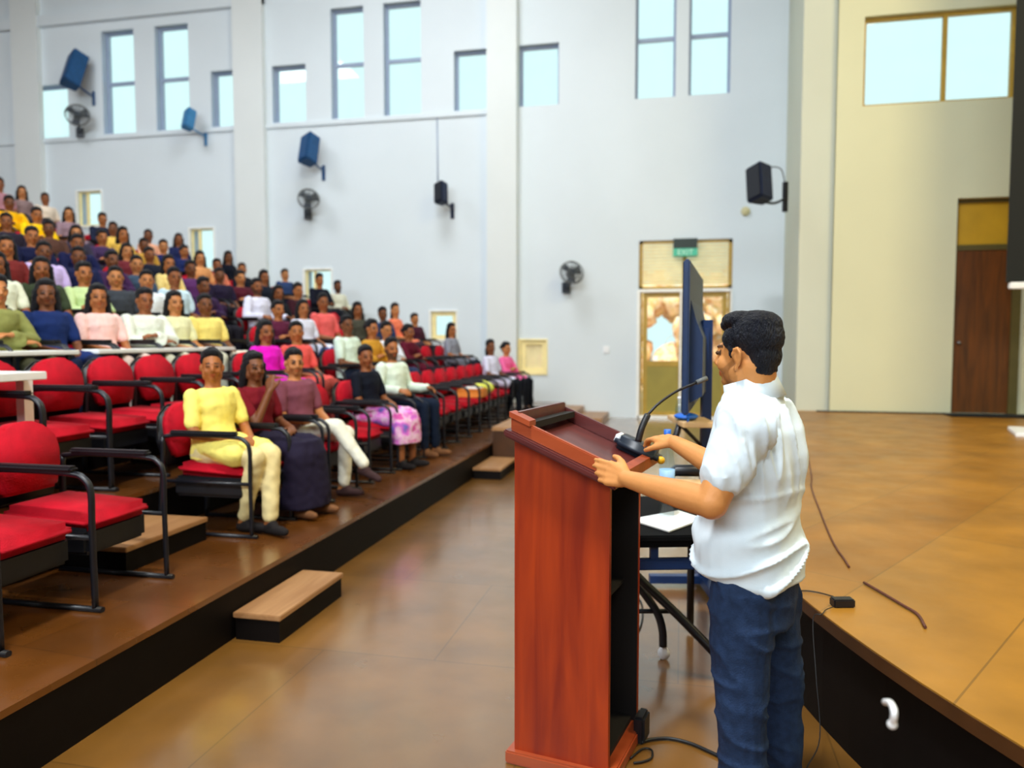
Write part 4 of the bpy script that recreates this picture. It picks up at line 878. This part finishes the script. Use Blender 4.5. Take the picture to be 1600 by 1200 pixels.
# torso, neck, head
body.append(('l', [ring_at(*a) for a in [(1178, 935, .10, .14), (1178, 900, .11, .15), (1174, 820, .12, .155), (1178, 740, .115, .165), (1184, 680, .105, .18), (1182, 640, .085, .165), (1178, 615, .06, .08)]], TY))
neck = P(1184, 612, zc); jaw = P(1167, 600, zc-.01)
H = Matrix.Translation(jaw) @ Euler((0, .02, HY)).to_matrix().to_4x4() @ Matrix.Scale(.93, 4)
body += head_prims(H, .93, True)
body += [('c', P(1180, 630, zc), .062, H @ V(-.032, 0, .07), .062), ('c', P(1172, 625, zc), .055, H @ V(.0, 0, .03), .05)]
sL = P(1164, 668, zc-.185); eL = P(1112, 786, 2.17); wL = P(978, 748, 2.43)
sR = P(1192, 655, zc+.18); eR = P(1130, 735, 2.62); wR = P(1053, 691, 2.86)
body += [('c', sL, .056, eL, .046), ('c', eL, .045, eL.lerp(wL, .35), .043), ('c', eL.lerp(wL, .35), .043, wL, .027), ('e', eL, (.047, .047, .047))]
body += [('c', sR, .056, eR, .046), ('c', eR, .044, eR.lerp(wR, .35), .041), ('c', eR.lerp(wR, .35), .041, wR, .027)]
# left hand grips the near edge of the top; right hand lies by the microphone base
kn_ = P(920, 729, 2.55); fL = (kn_-wL).normalized(); nL = -FW.copy(); nL = (nL-fL*nL.dot(fL)+V(0, 0, .15)).normalized(); nL = (nL-fL*nL.dot(fL)).normalized(); sLd = fL.cross(nL); sLd = sLd if sLd.z > 0 else -sLd
body += hand_prims(wL, fL, nL, sLd, ((.05, .2, .2), (.12, .3, .3), (.2, .45, .35), (.3, .5, .4)), 1.02, (fL*.8+sLd*.55-nL*.35, fL*.95+sLd*.1-nL*.3))
kR = P(1015, 679, 2.98); fR = (kR-wR).normalized(); nR = V(0, 0, 1); nR = (nR-fR*nR.dot(fR)-FW*.4).normalized(); nR = (nR-fR*nR.dot(fR)).normalized(); sRd = nR.cross(fR); sRd = sRd if sRd.dot(FW) < 0 else -sRd
body += hand_prims(wR, fR, nR, sRd, ((.3, .5, .4), (.4, .6, .4), (.5, .7, .5), (.6, .8, .5)), 1.0, (fR*.75+sRd*.5-nR*.35, fR*.9-nR*.4))
# legs
hL = P(1160, 930, zc-.09); kL = P(1158, 1090, zc-.09); aL = V(kL.x+.02, kL.y+.02, .1)
hR = P(1200, 930, zc+.09); kR_ = P(1215, 1080, zc+.12); aR = V(kR_.x+.02, kR_.y, .1)
for h_, k_, a_ in ((hL, kL, aL), (hR, kR_, aR)):
    body += [('c', h_, .078, k_, .055), ('c', k_, .053, a_, .038), ('c', a_, .036, a_+V(0, 0, -.05)-fw*.03, .034), ('c', a_-V(0, 0, .06), .032, a_-V(0, 0, .07)+fw*.14, .028)]
me = blend(body, .0048, 3)
tint_head(me, H, .3); me.materials.clear(); me.materials.append(M['skin'])
man = bpy.data.objects.new('person', me); COL.objects.link(man); man.color = (*s2l((204, 138, 78)), 1)
tag(man, 'standing man in white short-sleeved shirt and navy jeans speaking at the lectern', 'person')
def child(name, me_, m, col=None):
    me_.materials.clear(); me_.materials.append(m); o = bpy.data.objects.new(name, me_); COL.objects.link(o); o.parent = man
    if col: o.color = (*s2l(col), 1)
    return o
R3 = H.to_3x3()
def he(c, r): return ('e', H @ Vector(c), Vector(r)*.94, R3)
hair = [he((-.034, 0, .155), (.098, .085, .094)), he((-.052, 0, .194), (.074, .068, .05)), he((-.066, 0, .095), (.052, .070, .062)), he((-.066, 0, .05), (.036, .056, .03)), he((.022, 0, .212), (.066, .066, .034)), he((.062, 0, .196), (.026, .05, .026)),
        he((.022, .066, .15), (.03, .014, .04)), he((.022, -.066, .15), (.03, .014, .04)), he((.014, .07, .115), (.011, .008, .03)), he((.014, -.07, .115), (.011, .008, .03))]
def hdisp(p, n_):
    q = H.inverted() @ p; return .002*noise.noise(Vector((q.x*22, q.y*30, q.z*30)))+.0025*noise.noise(Vector((q.x*90, q.y*200, q.z*90)))
child('hair', blend(hair, .004, 1, hdisp), M['hair'], (6, 12, 26))
shirt = [('l', [ring_at(*a) for a in [(1172, 893, .162, .195), (1171, 870, .166, .2), (1169, 840, .16, .195), (1169, 800, .148, .19), (1173, 760, .144, .195), (1176, 710, .138, .2), (1178, 670, .125, .205), (1177, 640, .108, .175), (1174, 620, .096, .125), (1175, 607, .082, .09)]], TY),
         ('c', P(1150, 632, zc), .05, P(1200, 618, zc), .055),
         ('c', sL+V(0, 0, .0), .072, sL.lerp(eL, .62), .070), ('e', sL+V(0, 0, .0), (.082, .08, .078)), ('c', sR, .072, sR.lerp(eR, .7), .066), ('e', sR, (.08, .08, .075)), ('c', sL, .07, P(1186, 650, zc), .08), ('c', sR, .07, P(1188, 650, zc), .08)]
# soft folds: raised ridges from shoulder blade, waist and hem
def fold(pts_, r, off=.0):
    q = [P(x, y, z) for x, y, z in pts_]
    return [('c', a_, r, b_, r*.8) for a_, b_ in zip(q, q[1:])]
def sdisp(p, n_):
    q = Matrix.Rotation(-TY, 3, 'Z') @ (p-V(cx, cyy, 0)); s_ = q.y; f__ = q.x; z_ = q.z
    low = max(0, min(1, (1.22-z_)/.25))
    d1 = noise.noise(Vector((s_*9+f__*6, z_*2.2+f__*5, 1.3)))
    rid = 1-abs(noise.noise(Vector(((s_+f__*.8)*8-z_*7, z_*5+f__*4, 4.2))))*2.2
    rid2 = 1-abs(noise.noise(Vector((s_*16+f__*16+z_*5, z_*2.5, 9.1))))*2.0
    up_ = max(0, min(1, (z_-1.12)/.1)); back = max(0, min(1, (-f__+.06)/.1))
    drape = max(0, 1-abs(noise.noise(Vector((s_*13+f__*15+(1.4-z_)*2.2, z_*1.6, 9.1))))*2.2)**2
    gather = max(0, 1-abs(noise.noise(Vector((s_*2.2+f__*2.0, z_*13+s_*2.5+f__*3.0, 4.2))))*2.4)**2
    return .010*d1+.026*low*gather+.024*up_*drape*(1 if z_ < 1.42 else .15)*(.35+.65*back)-.004
sm = blend(shirt, .0065, 6, sdisp); sho = child('shirt', sm, M['shirt'])
cc = P(1173, 601, zc); cb = MB(); R_ = Matrix.Rotation(TY, 3, 'Z') @ Matrix.Rotation(.30, 3, 'Y'); rg = []
for k in range(33):
    a = .22+k*(2*math.pi-.44)/32; row = []
    for rad, zz in ((.088, -.058), (.076, .02), (.071, .02), (.078, -.058)): row.append(cb.bm.verts.new(cc+R_ @ Vector((math.cos(a)*rad*1.06, math.sin(a)*rad, zz))))
    rg.append(row)
for A, B in zip(rg, rg[1:]):
    for k in range(4): cb.bm.faces.new((A[k], A[(k+1) % 4], B[(k+1) % 4], B[k])).smooth = True
cb.bm.faces.new(rg[0]); cb.bm.faces.new(rg[-1][::-1])
c2 = cb.build('collar', M['shirt'], sho)
tr = [('l', [ring_at(*a) for a in [(1182, 965, .11, .17), (1181, 930, .124, .165), (1180, 895, .128, .165), (1179, 875, .12, .16)]], TY)]
for h_, k_, a_ in ((hL, kL, aL), (hR, kR_, aR)): tr += [('c', h_+V(0, 0, .02), .102, k_, .078), ('c', k_, .078, a_, .066)]
def jd(p, n_):
    return .006*noise.noise(Vector((p.x*8, p.y*8, p.z*10)))+.008*max(0, 1-abs(noise.noise(Vector((p.x*7+p.z*6, p.y*7, p.z*11+2))))*2.4)**2-.003
trm = child('jeans', blend(tr, .0065, 3, jd), M['denim'])
sh_ = []
for a_ in (aL, aR): b_ = V(a_.x, a_.y, .045); sh_ += [('c', b_-fw*.05, .044, b_+fw*.13, .04), ('c', b_+fw*.13, .04, b_+fw*.17+V(0, 0, -.008), .032), ('c', b_+V(0, 0, .03), .045, b_+fw*.03, .045)]
child('shoes', blend(sh_, .008, 2), M['cloth'], (30, 24, 20))
